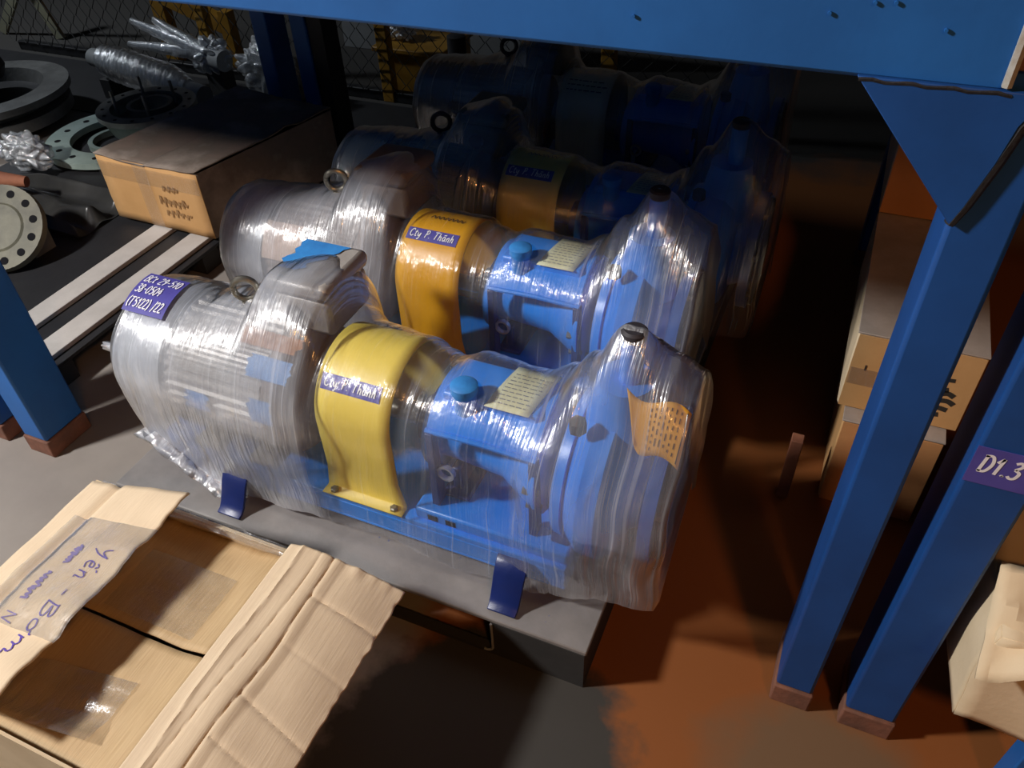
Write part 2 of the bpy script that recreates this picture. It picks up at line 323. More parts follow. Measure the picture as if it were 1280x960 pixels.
# ------------------------------------------------------------------ handwriting
GL = {
 'C': (.55, [[(.5,.8),(.35,1),(.1,.8),(.03,.45),(.12,.1),(.35,0),(.52,.18)]]),
 't': (.38, [[(.2,.85),(.15,.3),(.2,.03),(.36,.1)], [(.02,.6),(.36,.64)]]),
 'y': (.5, [[(.05,.55),(.08,.2),(.22,.1),(.4,.5)], [(.42,.55),(.36,0),(.24,-.3),(.08,-.25)]]),
 'P': (.55, [[(.12,0),(.2,.5),(.25,1)], [(.1,.85),(.35,1.02),(.55,.85),(.45,.55),(.2,.48)]]),
 '.': (.2, [[(.08,.0),(.1,.05),(.12,.0)]]),
 'T': (.6, [[(.02,.95),(.3,1),(.62,.98)], [(.34,1),(.26,.5),(.2,0)]]),
 'h': (.48, [[(.12,1),(.08,.5),(.05,0)], [(.07,.3),(.25,.55),(.36,.4),(.34,.05),(.44,.06)]]),
 'A': (.5, [[(.38,.5),(.15,.55),(.05,.25),(.15,.03),(.33,.15),(.4,.5)], [(.4,.5),(.38,.1),(.48,.04)], [(.08,.78),(.45,.82)]]),
 'a': (.5, [[(.38,.5),(.15,.55),(.05,.25),(.15,.03),(.33,.15),(.4,.5)], [(.4,.5),(.38,.1),(.48,.04)]]),
 'n': (.48, [[(.08,.5),(.06,0)], [(.07,.3),(.25,.55),(.36,.4),(.34,.05),(.44,.06)]]),
 'B': (.55, [[(.12,0),(.15,.5),(.15,1)], [(.1,.95),(.4,1),(.48,.78),(.2,.55)], [(.2,.55),(.52,.45),(.48,.1),(.1,0)]]),
 '2': (.52, [[(.05,.8),(.22,1),(.42,.85),(.3,.45),(.04,.05)], [(.04,.05),(.25,.02),(.5,.06)]]),
 '9': (.5, [[(.42,.8),(.22,1),(.06,.75),(.2,.5),(.4,.7),(.42,.85)], [(.42,.85),(.38,.4),(.2,0)]]),
 '-': (.42, [[(.05,.45),(.36,.47)]]),
 '5': (.5, [[(.45,1),(.14,.98)], [(.14,.98),(.1,.58),(.3,.62),(.45,.35),(.3,.04),(.05,.08)]]),
 '1': (.38, [[(.05,.7),(.26,1)], [(.26,1),(.2,0)]]),
 '0': (.52, [[(.26,1),(.06,.7),(.08,.2),(.26,0),(.46,.3),(.45,.75),(.26,1)]]),
 '3': (.5, [[(.08,.9),(.3,1),(.42,.8),(.2,.55)], [(.2,.55),(.46,.4),(.4,.08),(.2,0),(.04,.12)]]),
 '8': (.5, [[(.4,.85),(.22,1),(.08,.78),(.36,.35),(.3,.02),(.1,.05),(.1,.3),(.35,.65),(.4,.85)]]),
 '4': (.52, [[(.3,1),(.05,.4)], [(.05,.4),(.48,.4)], [(.38,.7),(.32,0)]]),
 '(': (.3, [[(.26,1.1),(.08,.7),(.08,.2),(.24,-.1)]]),
 ')': (.3, [[(.05,1.1),(.22,.7),(.2,.2),(.04,-.1)]]),
 '/': (.42, [[(.4,1.1),(.04,-.1)]]),
 'D': (.62, [[(.14,0),(.18,1)], [(.08,.95),(.42,.98),(.58,.55),(.42,.08),(.08,.02)]]),
 'o': (.45, [[(.22,.55),(.05,.35),(.1,.05),(.3,.05),(.38,.35),(.22,.55)], [(.36,.5),(.46,.62),(.44,.72)]]),
 'm': (.7, [[(.06,.5),(.05,0)], [(.06,.3),(.2,.55),(.3,.4),(.28,.02)], [(.29,.3),(.44,.55),(.54,.4),(.52,.05),(.66,.1)]]),
 'Y': (.6, [[(.02,.95),(.12,.6),(.28,.55),(.45,.98)], [(.45,.98),(.36,.3),(.15,-.15)]]),
 'e': (.45, [[(.06,.28),(.3,.34),(.3,.55),(.12,.5),(.06,.2),(.2,.02),(.42,.12)], [(.08,.72),(.2,.86),(.32,.72)], [(.36,.9),(.46,1.02)]]),
 'N': (.6, [[(.08,0),(.1,.9)], [(.1,.9),(.4,.05)], [(.4,.05),(.48,1)]]),
 ' ': (.35, []),
}
def spline(p, k=5):
    if len(p) < 3: return [Vector((*a,)) for a in p]
    q = [Vector((*a,)) for a in p]; q = [q[0]*2-q[1]] + q + [q[-1]*2-q[-2]]; out = []
    for i in range(1, len(q)-2):
        for j in range(k):
            t = j/k; a, b, c, d = q[i-1], q[i], q[i+1], q[i+2]
            out.append(.5*((2*b) + (c-a)*t + (2*a-5*b+4*c-d)*t*t + (3*b-a-3*c+d)*t**3))
    out.append(q[-2]); return out
def text_strokes(txt, h, x0=0, y0=0, width=None, slant=.08):
    st = []; x = 0
    for ch in txt:
        w, gl = GL[ch]
        for g in gl: st.append([(x+a+slant*b, b) for a, b in g])
        x += w + .08
    sc = h; sx = h if width is None else width/x
    return [[(x0+a*sx, y0+b*sc) for a, b in g] for g in st]
def ribbon(mb, strokes, w, fn):
    """strokes in (u,v) -> fn(u,v) -> point lying just on the surface"""
    for s_ in strokes:
        p = spline(s_)
        vs = []
        for i, a in enumerate(p):
            t = (p[min(i+1, len(p)-1)] - p[max(i-1, 0)])
            if t.length < 1e-9: t = Vector((1, 0))
            t.normalize(); nrm = Vector((-t.y, t.x))*w/2
            vs += [fn(*(a+nrm)), fn(*(a-nrm))]
        mb.add(vs, [(2*i, 2*i+1, 2*i+3, 2*i+2) for i in range(len(p)-1)])
    return mb

def lerp_table(tab, x):
    if x <= tab[0][0]: return tab[0][1:]
    for a, b in zip(tab, tab[1:]):
        if x <= b[0]:
            t = (x-a[0])/(b[0]-a[0]); t = t*t*(3-2*t)
            return [u+(v-u)*t for u, v in zip(a[1:], b[1:])]
    return tab[-1][1:]

def set_film_attrs(ob, uvs, layers):
    me = ob.data
    at = me.attributes.new('layers', 'FLOAT', 'POINT'); at.data.foreach_set('value', layers)
    ul = me.uv_layers.new(name='film')
    idx = np.zeros(len(me.loops), dtype=np.int32); me.loops.foreach_get('vertex_index', idx)
    ul.data.foreach_set('uv', np.array(uvs, dtype=np.float32)[idx].ravel())

def film_sleeve(name, mat, parent, tab, off, nu=230, nv=130, amp=.007, seed=0.):
    """tab rows: x, half width, top z, bottom z, shape exponent, y shift, layers"""
    ox, oy = off; x0, x1 = tab[0][0], tab[-1][0]
    mb = MB(); uvs = []; lay = []
    for i in range(nu+1):
        t = i/nu; x = x0+(x1-x0)*t
        w, top, bot, e, ys, ly = lerp_table(tab, x)
        zc = min(.38, top-.02); zc = max(zc, bot+.01); wb = w if w < .12 else (.172 if x > -1.30 and x < -.33 else w*.93)
        for j in range(nv+1):
            s_ = j/nv
            if s_ < .22:
                k = s_/.22; y = -(wb+(w-wb)*k); z = bot+(zc-bot)*k; yy = 0
            elif s_ > .78:
                k = (1-s_)/.22; y = (wb+(w-wb)*k); z = bot+(zc-bot)*k; yy = 0
            else:
                a = math.pi*(1-(s_-.22)/.56)
                c, sn = math.cos(a), max(0, math.sin(a))
                y = w*math.copysign(abs(c)**(2/e), c); z = zc+(top-zc)*sn**(2/e); yy = ys*sn
            nx = mnoise.noise(Vector((x*9+seed, y*6, z*6)))
            nb = mnoise.noise(Vector((x*26+seed, y*9, z*9+5)))
            d = amp*nx + amp*.55*nb + amp*.3*mnoise.noise(Vector((x*70, y*24+seed, z*18)))
            rr = math.hypot(y, z-zc)+1e-6
            px = x + .006*mnoise.noise(Vector((y*12, z*12, seed)))
            lowfade = .5 if s_ in (0, 1) else 0
            zb = z + (z-zc)/rr*d + lowfade*.02*mnoise.noise(Vector((x*14, seed, y)))
            mb.v.append((px+ox, 1.0+y+yy+y/rr*d+oy, max(zb, .1345)))
            uvs.append((x, s_*.9)); lay.append(ly*(1.0+.25*nx))
    mb.f = [(i*(nv+1)+j, (i+1)*(nv+1)+j, (i+1)*(nv+1)+j+1, i*(nv+1)+j+1) for i in range(nu) for j in range(nv)]
    ob = mb.build(name, mat, parent, angle=180, fix=False)
    set_film_attrs(ob, uvs, lay)
    return ob

def film_blob(name, mat, parent, c, rad, seed=1., amp=.3, layers=1.0, nu=72, nv=44, sharp=2.4):
    """crumpled film bundle about c with radii rad"""
    mb = MB(); uvs = []
    for i in range(nu+1):
        for j in range(nv+1):
            a = 2*math.pi*(i % nu)/nu; b = math.pi*(j/nv-.5)
            d = Vector((math.cos(a)*math.cos(b), math.sin(a)*math.cos(b), math.sin(b)))
            k = 1 + amp*(abs(mnoise.noise(d*sharp+Vector((seed, 0, 0))))*2-.6) + amp*.15*mnoise.noise(d*sharp*2.2+Vector((0, seed, 0)))
            mb.v.append((c[0]+d.x*rad[0]*k, c[1]+d.y*rad[1]*k, max(c[2]-rad[2]*.8, c[2]+d.z*rad[2]*k)))
            uvs.append((i/nu*.7, j/nv*.6))
    mb.f = [(i*(nv+1)+j, (i+1)*(nv+1)+j, (i+1)*(nv+1)+j+1, i*(nv+1)+j+1) for i in range(nu) for j in range(nv)]
    ob = mb.build(name, mat, parent, angle=180, fix=False)
    set_film_attrs(ob, uvs, [layers]*len(mb.v)); return ob
def tape_strip(name, parent, fn, nu=14, nv=8, layers=.6, mat=None):
    mb = MB().grid(fn, nu, nv)
    ob = mb.build(name, mat or MT['tape'], parent, angle=180, fix=False)
    set_film_attrs(ob, [(i/nu*.5, j/nv*.3) for i in range(nu+1) for j in range(nv+1)], [layers]*len(mb.v)); return ob

# ================================================================== structure
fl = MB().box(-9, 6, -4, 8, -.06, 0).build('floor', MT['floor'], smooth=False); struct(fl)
wb = MB().box(-9, 6, 6.5, 6.7, 0, 5).build('wall_back', MT['wall'], smooth=False); struct(wb)

# ================================================================== racks
YF, YB = .875, 2.52
def post(parent, x0, x1, y0, y1, z1, rust=.055, mt='rack_clean'):
    p = MB().box(x0, x1, y0, y1, rust, z1).build('post', MT[mt], parent, bevel=.006)
    b = MB().box(x0-.003, x1+.003, y0-.004, y1+.003, 0, rust).build('rusty_foot', MT['rust'], p, bevel=.004)
    lab(b, 'red-brown rusted foot of the post'); return p
rack = thing('storage_rack', (-.8, YF, 0), 'blue painted steel rack bay over the wrapped pumps, with welded corner plate', 'rack')
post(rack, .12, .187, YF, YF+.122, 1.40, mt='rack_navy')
post(rack, -1.825, -1.742, .84, .965, 1.40)
post(rack, .12, .187, YB, YB+.12, 1.40)
post(rack, -2.02, -1.95, YB, YB+.12, 1.40)
MB().box(-1.949, -1.885, YB+.01, YB+.11, 0, 1.385).build('black_channel', MT['black'], rack, bevel=.003)
MB().box(-1.742, .128, YF-.004, YF+.075, 1.193, 1.405).build('front_beam', MT['rack_blue'], rack, bevel=.005)
MB().box(-1.95, .12, YB+.02, YB+.09, 1.20, 1.40).build('rear_beam', MT['rack_clean'], rack, bevel=.005)
MB().box(-1.82, .187, YF+.075, YB+.02, 1.385, 1.405).build('deck', MT['rack_clean'], rack)
for x in (.125, -1.82):
    MB().box(x, x+.055, YF+.122 if x > 0 else .965, YB, 1.25, 1.385).build('side_beam', MT['rack_clean'], rack)
gus = MB().prism([(-.006, 1.197), (.122, 1.052), (.130, 1.075), (.143, 1.125), (.150, 1.165), (.165, 1.197)], 'y', YF-.010, YF-.001).build('corner_plate', MT['rack_navy'], rack, bevel=.0015)
wd = MB().tube([(.122, YF-.004, 1.052), (.131, YF-.004, 1.075), (.145, YF-.004, 1.125), (.153, YF-.004, 1.165), (.168, YF-.004, 1.190), (.187, YF-.004, 1.194)], .0062, 8)
wd.build('weld_bead', MT['weld'], gus)
wl = MB().tube([(-.004+i*.0125, YF-.009, 1.194+.0010*math.sin(i*2.1)) for i in range(12)], .0022, 6).build('weld_bead', MT['weld'], gus)
br = MB().box(.128, .186, YF-.006, YF+.02, 1.215, 1.40).build('rusted_end_plate', MT['rust'], rack, bevel=.002)
MB().tube([(.127, YF-.006, 1.20+i*.012+.001*math.sin(i*3)) for i in range(18)], .0050, 6).build('weld_bead', MT['bare'], br)
pr = random.Random(5)
for k in range(5):   # paint drips / weld spatter on the beam face
    x, z = pr.uniform(-.25, .08), pr.uniform(1.2, 1.27)
    MB().lathe([(-.0015, .0018), (0, .0022), (.0022, .0014)], (x, YF-.006, z), 'y', 8).build('weld_spatter', MT['rack_clean'], rack)

rr_ = thing('storage_rack', (.9, YF, 0), 'blue rack at the right edge whose post carries the label D1.3', 'rack')
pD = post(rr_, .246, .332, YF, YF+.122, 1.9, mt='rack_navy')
post(rr_, .246, .332, YB, YB+.12, 1.9)
MB().box(.332, 1.9, YF, YF+.07, 1.41, 1.6).build('front_beam', MT['rack_clean'], rr_)  # unseen beam, height set to block warm light from the rear floor
MB().box(.332, 1.98, YF+.122, YB, 1.58, 1.6).build('deck', MT['rack_clean'], rr_)  # unseen deck, added to keep warm light off the rear floor
post(rr_, 1.9, 1.98, YF, YF+.122, 1.9)
pl = MB().box(.247, .331, YF-.0016, YF-.0004, .690, .754).build('post_label', MT['label_purple'], pD, smooth=False)
lab(pl, 'violet paper label with D1.3 written in white marker')
mb = MB(); ribbon(mb, text_strokes('D1.3', .030, .255, .712, .050, .12), .0042, lambda u, v: (u, YF-.0022, v-.02*(u-.28)))
# lettering lies on the label, one level up (no fourth level)
lt = mb.build('post_lettering', MT['ink_white'], pD, smooth=False); lab(lt, 'white handwriting D1.3')
lr = thing('storage_rack', (-2.8, .84, 0), 'blue rack at the left edge, only its near post and rear posts in view', 'rack')
post(lr, -2.0, -1.912, .84, .965, 1.5)
post(lr, -2.20, -2.13, YB, YB+.12, 1.5)
post(lr, -4.4, -4.3, .84, .965, 1.5)
MB().box(-4.3, -2.0, .84, .90, 1.34, 1.5).build('front_beam', MT['rack_clean'], lr)
MB().box(-4.3, -1.92, .90, YB, 1.46, 1.48).build('deck', MT['rack_clean'], lr)
MB().box(-4.3, -2.20, YB+.02, YB+.09, 1.3, 1.46).build('rear_beam', MT['rack_clean'], lr)

# ================================================================== pallets under the pumps
def skid(y0, y1, label):
    t = thing('pallet', (-.8, (y0+y1)/2, 0), label, 'pallet', None)
    xa, xb, zt = -1.39, -.222, .13
    MB().box(xa, xb, y0, y1, zt-.012, zt).build('top_plate', MT['pallet_top'], t, bevel=.003)
    # side wall with two rounded fork pockets
    def wall(y, th):
        for a, b in ((xa+.004, -1.12), (-.88, -.66), (-.42, xb-.004)):
            MB().box(a, b, y, y+th, 0.0, zt-.012).build('side_wall', MT['pallet_dark'], t, smooth=False)
        for c in (-1.0, -.54):
            MB().box(c-.12, c+.12, y, y+th, .0, .012).build('pocket_sill', MT['pallet_dark'], t)
            rim = []
            for k in range(8): a = math.pi/2*k/7; rim.append((c+.10+.02*math.sin(a), y-.001, .030-.018*math.cos(a)))
            for k in range(2): rim.append((c+.12, y-.001, .07+.045*k))
            MB().tube(rim, .0028, 6).build('pocket_rim', MT['grey_sheet'], t)
    wall(y0, .02); wall(y1-.02, .02)
    for a in (xa+.004, xb-.024): MB().box(a, a+.02, y0+.02, y1-.02, 0, zt-.012).build('end_wall', MT['pallet_dark'], t, smooth=False)
    return t
skid(.756, 1.640, 'low grey-topped pallet under the two nearest pumps')
skid(1.645, 2.74, 'dark pallet at the back under the two rear pumps')

# ================================================================== pump sets
X0 = -.8
def motor_bm(x0, x1, yc, zc, r, nf):
    mb = MB(); n = nf*4; vs = []
    prof = []
    for k in range(n):
        rr = r if k % 4 in (1, 2) else r*.965
        a = 2*math.pi*k/n; prof.append((yc+rr*math.cos(a), zc+rr*math.sin(a)))
    return mb.prism(prof, 'x', x0, x1)
def make_pump(idx, off, label, P):
    ox, oy = off; yc, zs, zb = 1.0+oy, .38, .13
    t = thing('pump_set', (X0+ox, yc, zb), label, 'pump', 'film-wrapped motor pumps on pallets')
    X = lambda x: x+ox
    pb = P['pump']
    # ---- base frame: folded channel with side openings
    mb = MB()
    mb.box(X(-1.30), X(-.30), yc-.150, yc+.150, .215, .230)
    for s_ in (-1, 1):
        y0 = yc+s_*.150; ya, ybb = sorted((y0, y0-s_*.012))
        mb.box(X(-1.30), X(-.30), ya, ybb, .172, .215)
        mb.box(X(-1.30), X(-.30), *sorted((y0, y0-s_*.04)), .164, .172)
    mb.box(X(-1.30), X(-1.285), yc-.138, yc+.138, .165, .215); mb.box(X(-.315), X(-.30), yc-.138, yc+.138, .165, .215)
    MB().box(X(-.63), X(-.30), yc-.140, yc+.140, .2302, .262).build('plinth', pb, t, bevel=.006)
    for fx in (-.60, -.56): MB().box(X(fx), X(fx+.022), yc-.1412, yc-.1385, .238, .252).build('slot', MT['gap'], t)
    MB_base = mb.build('base_frame', pb, t, bevel=.003)
    for fx in (-1.07, -.405):
        for s_ in (-1, 1):
            mb = MB(); y0 = yc+s_*.150
            yo = y0+s_*.075
            a, b = sorted((y0+s_*.001, yo))
            prof = [(.004, .222), (.018, .214), (.032, .196), (.044, .172), (.056, .150), (.066, .139), (.078, .1345)]
            def ff(u, v):
                k = u*6; i = min(int(k), 5); f = k-i
                return (X(fx+(.034-.004*u)*(2*v-1)), y0+s_*(1 if s_ < 0 else .7)*(prof[i][0]+(prof[i+1][0]-prof[i][0])*f), prof[i][1]+(prof[i+1][1]-prof[i][1])*f)
            fo = mb.grid(ff, 6, 2).build('foot', MT['foot_blue'], t, solid=.007, bevel=.002, angle=60)
            lab(fo, 'dark blue bolt-down foot')
    # ---- motor
    mo = motor_bm(X(-1.215), X(-.965), yc, zs, .150, 40).build('motor_body', P['motor'], t, angle=25)
    MB().lathe([(0, .10), (.004, .149), (.028, .152), (.045, .135), (.06, .08), (.075, .05)], (X(-.965), yc, zs), 'x', 40).build('end_shield', P['shield'], t)
    co = MB().lathe([(0, .085), (.006, .120), (.025, .146), (.05, .152), (.145, .153), (.145, .146)], (X(-1.365), yc, zs), 'x', 48).build('fan_cowl', P['cowl'], t)
    MB().ring(.1535, .14, X(-1.222), X(-1.210), (0, yc, zs), 'x', 48).build('band', MT['gap'], co)
    for k in range(4):
        MB().ring(.03+.02*k, .024+.02*k, X(-1.367), X(-1.364), (0, yc, zs), 'x', 28).build('grille_ring', MT['gap'], co)
    for s_ in (-1, 1):
        for fx in (-1.17, -1.02):
            mb = MB(); a, b = sorted((yc+s_*.07, yc+s_*.14)); mb.box(X(fx-.03), X(fx+.03), a, b, .231, .246)
            a, b = sorted((yc+s_*.085, yc+s_*.105)); mb.box(X(fx-.012), X(fx+.012), a, b, .246, .29)
            mb.build('motor_foot', P['motor'], t, bevel=.003)
    tb = MB().box(X(-1.00), X(-.865), yc+.015, yc+.165, .515, .600).build('terminal_box', P['tbox'], t, bevel=.012)
    MB().box(X(-1.008), X(-.858), yc+.007, yc+.173, .602, .638).build('box_lid', P['tbox'], tb, bevel=.014)
    MB().lathe([(0, .02), (.02, .02), (.024, .014), (.05, .014)], (X(-.95), yc-.0, .56), 'y', 12).build('cable_gland', MT['dark_cover'], tb)
    # ---- eye bolt
    ex = -1.050
    eb = MB().tube([(X(ex)+.025*math.cos(a)*.92, yc+.025*math.cos(a)*.4, .603+.025*math.sin(a)) for a in [2*math.pi*k/24 for k in range(24)]], .0068, 10, True)
    eb.lathe([(.525, .012), (.560, .012), (.564, .016), (.577, .014)], (X(ex), yc, 0), 'z', 12)
    lab(eb.build('eyebolt', P.get('eye', MT['steel']), t), 'steel lifting eye poking out on top of the motor')
    # ---- coupling guard: sheet arch with turned-out feet
    gx0, gx1, gw, gt = X(-.835), X(-.667), .128, .548
    r_ = gw; zc = gt-r_
    path = [(-gw-.026, .2335), (-gw-.003, .2335), (-gw, .238), (-gw-.001, .30)]
    path += [(-gw*math.cos(a), zc+r_*math.sin(a)) for a in [math.pi*k/28 for k in range(29)]]
    path += [(gw+.001, .30), (gw, .238), (gw+.003, .2335), (gw+.026, .2335)]
    def gfn(u, v):
        k = u*(len(path)-1); i = min(int(k), len(path)-2); f = k-i
        y = path[i][0]+(path[i+1][0]-path[i][0])*f; z = path[i][1]+(path[i+1][1]-path[i][1])*f
        fl_ = .012*max(0, (.30-z)/.07) if z < .30 else 0
        return (gx0-fl_+(gx1-gx0+2*fl_)*v, yc+y, z)
    gu = MB().grid(gfn, len(path)-1, 6).build('coupling_guard', P['guard'], t, solid=.003, angle=60)
    lab(gu, P['guard_label'])
    for gx in (gx0+.012, gx1-.012):
        MB().lathe([(.235, .009), (.241, .009), (.243, .006)], (gx, yc-gw-.014, 0), 'z', 6).build('guard_bolt', MT['steel'], gu)
    # coupling inside, shaft
    MB().lathe([(0, .02), (.03, .02), (.03, .06), (.07, .06), (.075, .055), (.08, .06), (.12, .06), (.12, .02), (.36, .02)], (X(-.91), yc, zs), 'x', 28).build('shaft_coupling', MT['steel'], t)
    # label on the guard
    def on_guard(a0, lift):   # (u along x, v along arc) -> point on arch, a measured from the front springing
        return lambda u, v: (u, yc-(r_+lift)*math.cos(a0+v/r_), zc+(r_+lift)*math.sin(a0+v/r_))
    if P.get('glabel'):
        a0, skew = P['glabel']
        gl = on_guard(a0, .0030); gt_ = on_guard(a0, .0045)
        sk = lambda u: skew*(u-gx0)
        l_ = MB().grid(lambda u, v: gl(gx0+.010+(.132)*u, .032*(v-.5)+sk(gx0+.010+.132*u)), 10, 4).build('guard_label', MT['label_purple'], gu, fix=False)
        lab(l_, 'violet label with white handwriting Cty P. Thành')
        ms = MB(); st = text_strokes('Cty P. ThAnh', .0195, gx0+.018, -.008, .116, .1)
        ribbon(ms, st, .0023, lambda u, v: gt_(u, v+sk(u)))
        lab(ms.build('label_lettering', MT['ink_white'], gu, smooth=False), 'white handwriting Cty P. Thành')
    if P.get('print'):
        ms = MB(); gp = on_guard(P['print'][0], .0030); rg = random.Random(9); st = []
        for row in range(P['print'][1]):
            x = gx0+.02
            while x < gx1-.03:
                w = rg.uniform(.006, .02); st.append([(x, -.018*row), (x+w, -.018*row+.001)]); x += w+.005
        ribbon(ms, st, .0035, gp); ms.build('printed_lines', MT['ink_black'], gu, smooth=False)
    if P.get('scrawl'):
        gs = on_guard(1.52, .0030); st = [[(gx0+.045+.012*k, .004), (gx0+.05+.012*k, .016), (gx0+.056+.012*k, .004), (gx0+.061+.012*k, .014)] for k in range(7)]
        lab(ribbon(MB(), st, .0022, gs).build('guard_scrawl', MT['ink_black'], gu, smooth=False), 'black marker scrawl on top of the guard')
    # ---- bearing housing
    hx0, hx1 = -.625, -.375
    bh = MB().lathe([(0, .05), (.0, .090), (.020, .092), (.024, .066), (.06, .066), (.16, .074), (.225, .110), (.245, .124), (.25, .124), (.25, .06)], (X(hx0), yc, zs), 'x', 40).build('bearing_housing', pb, t)
    # arched lantern plate over the barrel with a rolled front edge
    arch = []
    for k in range(25):
        a = math.pi*(.20+.60*k/24); arch.append((yc-.128*math.cos(a), zs-.006+.142*math.sin(a)))
    inner = [(yc+(y-yc)*.93, zs+(z-zs)*.93) for y, z in reversed(arch)]
    la = MB().prism(arch+inner, 'x', X(-.600), X(-.375)).build('lantern_arch', pb, t, bevel=.003)
    for k in (0, 24):
        y, z = arch[k]
        MB().tube([(X(-.600), y, z), (X(-.49), y, z+.004), (X(-.375), y, z)], .006, 8).build('rolled_edge', pb, la)
    for s_ in (-1, 1):
        for fx in (-.598, -.388):
            y, z = arch[0]; ya = yc+s_*(yc-y)
            MB().prism([(ya-.010, z), (ya+.010, z), (ya+.016*1, .2625), (ya-.016, .2625)], 'x', X(fx), X(fx+.016)).build('lantern_leg', MT['pump_navy'], t, bevel=.002)
    MB().lathe([(0, .05), (.03, .048), (.035, .03), (.035, .02)], (X(hx0-.03), yc, zs), 'x', 28).build('bearing_cover', MT['pump_navy'], bh)
    sd = MB().box(X(-.585), X(-.39), yc-.055, yc+.055, .45, .519).build('oil_chamber', pb, t, bevel=.006)
    cp_ = MB().lathe([(.49, .022), (.530, .022), (.536, .026), (.552, .026), (.556, .02)], (X(-.535), yc-.055, 0), 'z', 20).build('oil_cap', MT['tape_blue'], bh)
    MB().ring(.019, .014, -.006, .004, (X(-.565), yc-.105, .355), 'y', 24).build('sight_glass', MT['cowl_silver'], bh)
    # arched web under housing and support foot
    mb = MB(); mb.box(X(-.575), X(-.555), yc-.07, yc+.07, .2625, .33); mb.box(X(-.59), X(-.53), yc-.09, yc+.09, .2625, .274)
    mb.build('support_foot', MT['pump_navy'], t, bevel=.004)
    for k in range(5):
        a = -2.2+.55*k
        MB().lathe([(0, .010), (.014, .010), (.016, .006), (.03, .006)], (X(-.40), yc-.112*math.cos(a)*.98, zs+.112*math.sin(a)*.98), 'x', 6).build('housing_bolt', MT['steel'], bh)
    # ---- volute casing with discharge neck, suction flange
    vl = MB().lathe([(0, .09), (0, .145), (.02, .150), (.022, .140), (.03, .150), (.055, .172), (.09, .172), (.115, .150), (.13, .10), (.165, .085), (.168, .09)], (X(-.335), yc, zs), 'x', 44).build('volute_casing', pb, t)
    MB().lathe([(.48, .075), (.56, .058), (.60, .050), (.612, .050), (.614, .03)], (X(-.250), yc, 0), 'z', 32).build('discharge_neck', pb, vl)
    MB().lathe([(.61, .020), (.700, .020), (.702, .016)], (X(-.242), yc, 0), 'z', 20).build('vent_stub', pb, vl)
    lab(MB().lathe([(.702, .0215), (.716, .0225), (.720, .018)], (X(-.242), yc, 0), 'z', 20).build('stub_cap', MT['dark_cover'], vl), 'dark cap on the vent stub')
    lab(MB().lathe([(0, .016), (.022, .016), (.024, .012)], (X(-.305), yc-.085, .545), 'z', 6).build('gauge_plug', MT['dark_cover'], vl), 'dark plug')
    sf = MB().lathe([(0, .06), (0, .150), (.024, .150), (.026, .09)], (X(-.172), yc, zs), 'x', 44).build('suction_flange', MT['flange_blue'], t)
    MB().lathe([(0, .10), (.006, .138), (.010, .138), (.012, .12)], (X(-.147), yc, zs), 'x', 40).build('suction_cover', MT['dark_cover'], sf)
    for k in range(8):
        a = math.pi/8+math.pi/4*k
        MB().lathe([(0, .011), (.012, .011), (.013, .007), (.022, .007)], (X(-.160), yc+.125*math.cos(a)*1.09, zs+.125*math.sin(a)*1.09), 'x', 6).build('flange_bolt', MT['steel'], sf)
    MB().prism([(yc-.12, .2625), (yc+.12, .2625), (yc+.09, .285), (yc-.09, .285)], 'x', X(-.345), X(-.305)).build('casing_foot', MT['pump_navy'], t, bevel=.004)
    # ---- label and tag
    if P.get('cream', True):
        hl = lambda u, v: (X(-.485+.088*u)+.018*(v-.5), yc-.062+.124*v, .5195+.004*math.sin(v*3.1))
        cl = MB().grid(hl, 4, 8).build('paper_label', MT['paper_cream'], t, fix=False, solid=.001)
        lab(cl, 'cream printed paper label on the bearing housing')
        rg = random.Random(3); st = []
        for row in range(9):
            v = .12+.085*row; u = .1
            while u < .82:
                w = rg.uniform(.04, .16); st.append([(u, v), (u+w, v)]); u += w+.04
        ms = MB(); ribbon(ms, st, .020, lambda u, v: (lambda p: (p[0], p[1], p[2]+.0016))(hl(u, v)))
        ms.build('fine_print', MT['grey_sheet'], cl, smooth=False)
    if P.get('tag'):
        q00, q10, q01, q11 = Vector((X(-.234), yc-.052, .638)), Vector((X(-.124), yc-.058, .618)), Vector((X(-.205), yc-.100, .572)), Vector((X(-.127), yc-.102, .532))
        def tg(u, v):   # u to the right, v down
            p = q00.lerp(q10, u).lerp(q01.lerp(q11, u), v)
            w_ = .010*math.sin(u*6.0)
            return (p.x-.012*math.sin(u*3.14)*v, p.y-w_*.4, p.z-w_+.004*math.sin(v*4))
        tgo = MB().grid(tg, 16, 8).build('hang_tag', MT['tag_orange'], t, fix=False, solid=.001)
        lab(tgo, 'orange card tag with printed text under the film')
        rg = random.Random(7); st = []
        for row in range(7):
            u = .42+.075*row; v = .12
            while v < .86:
                w = rg.uniform(.04, .14); st.append([(u, v), (u, min(.9, v+w))]); v += w+.06
        st.append([(.95, .05), (.955, .5), (.95, .95)])
        ribbon(MB(), st, .016, lambda u, v: (lambda p: (p[0]+.0003, p[1]-.0014, p[2]+.0010))(tg(u, v))).build('tag_print', MT['ink_black'], tgo, smooth=False)
    if P.get('extras'): P['extras'](t, X, yc, zs)
    # ---- film
    tab = P['film_tab']
    fo = film_sleeve('stretch_film', P['film'], t, tab, off, amp=P.get('amp', .006), seed=idx*3.7)
    lab(fo, P.get('film_label', 'clear crinkled stretch film wound round the whole pump'))
    return t

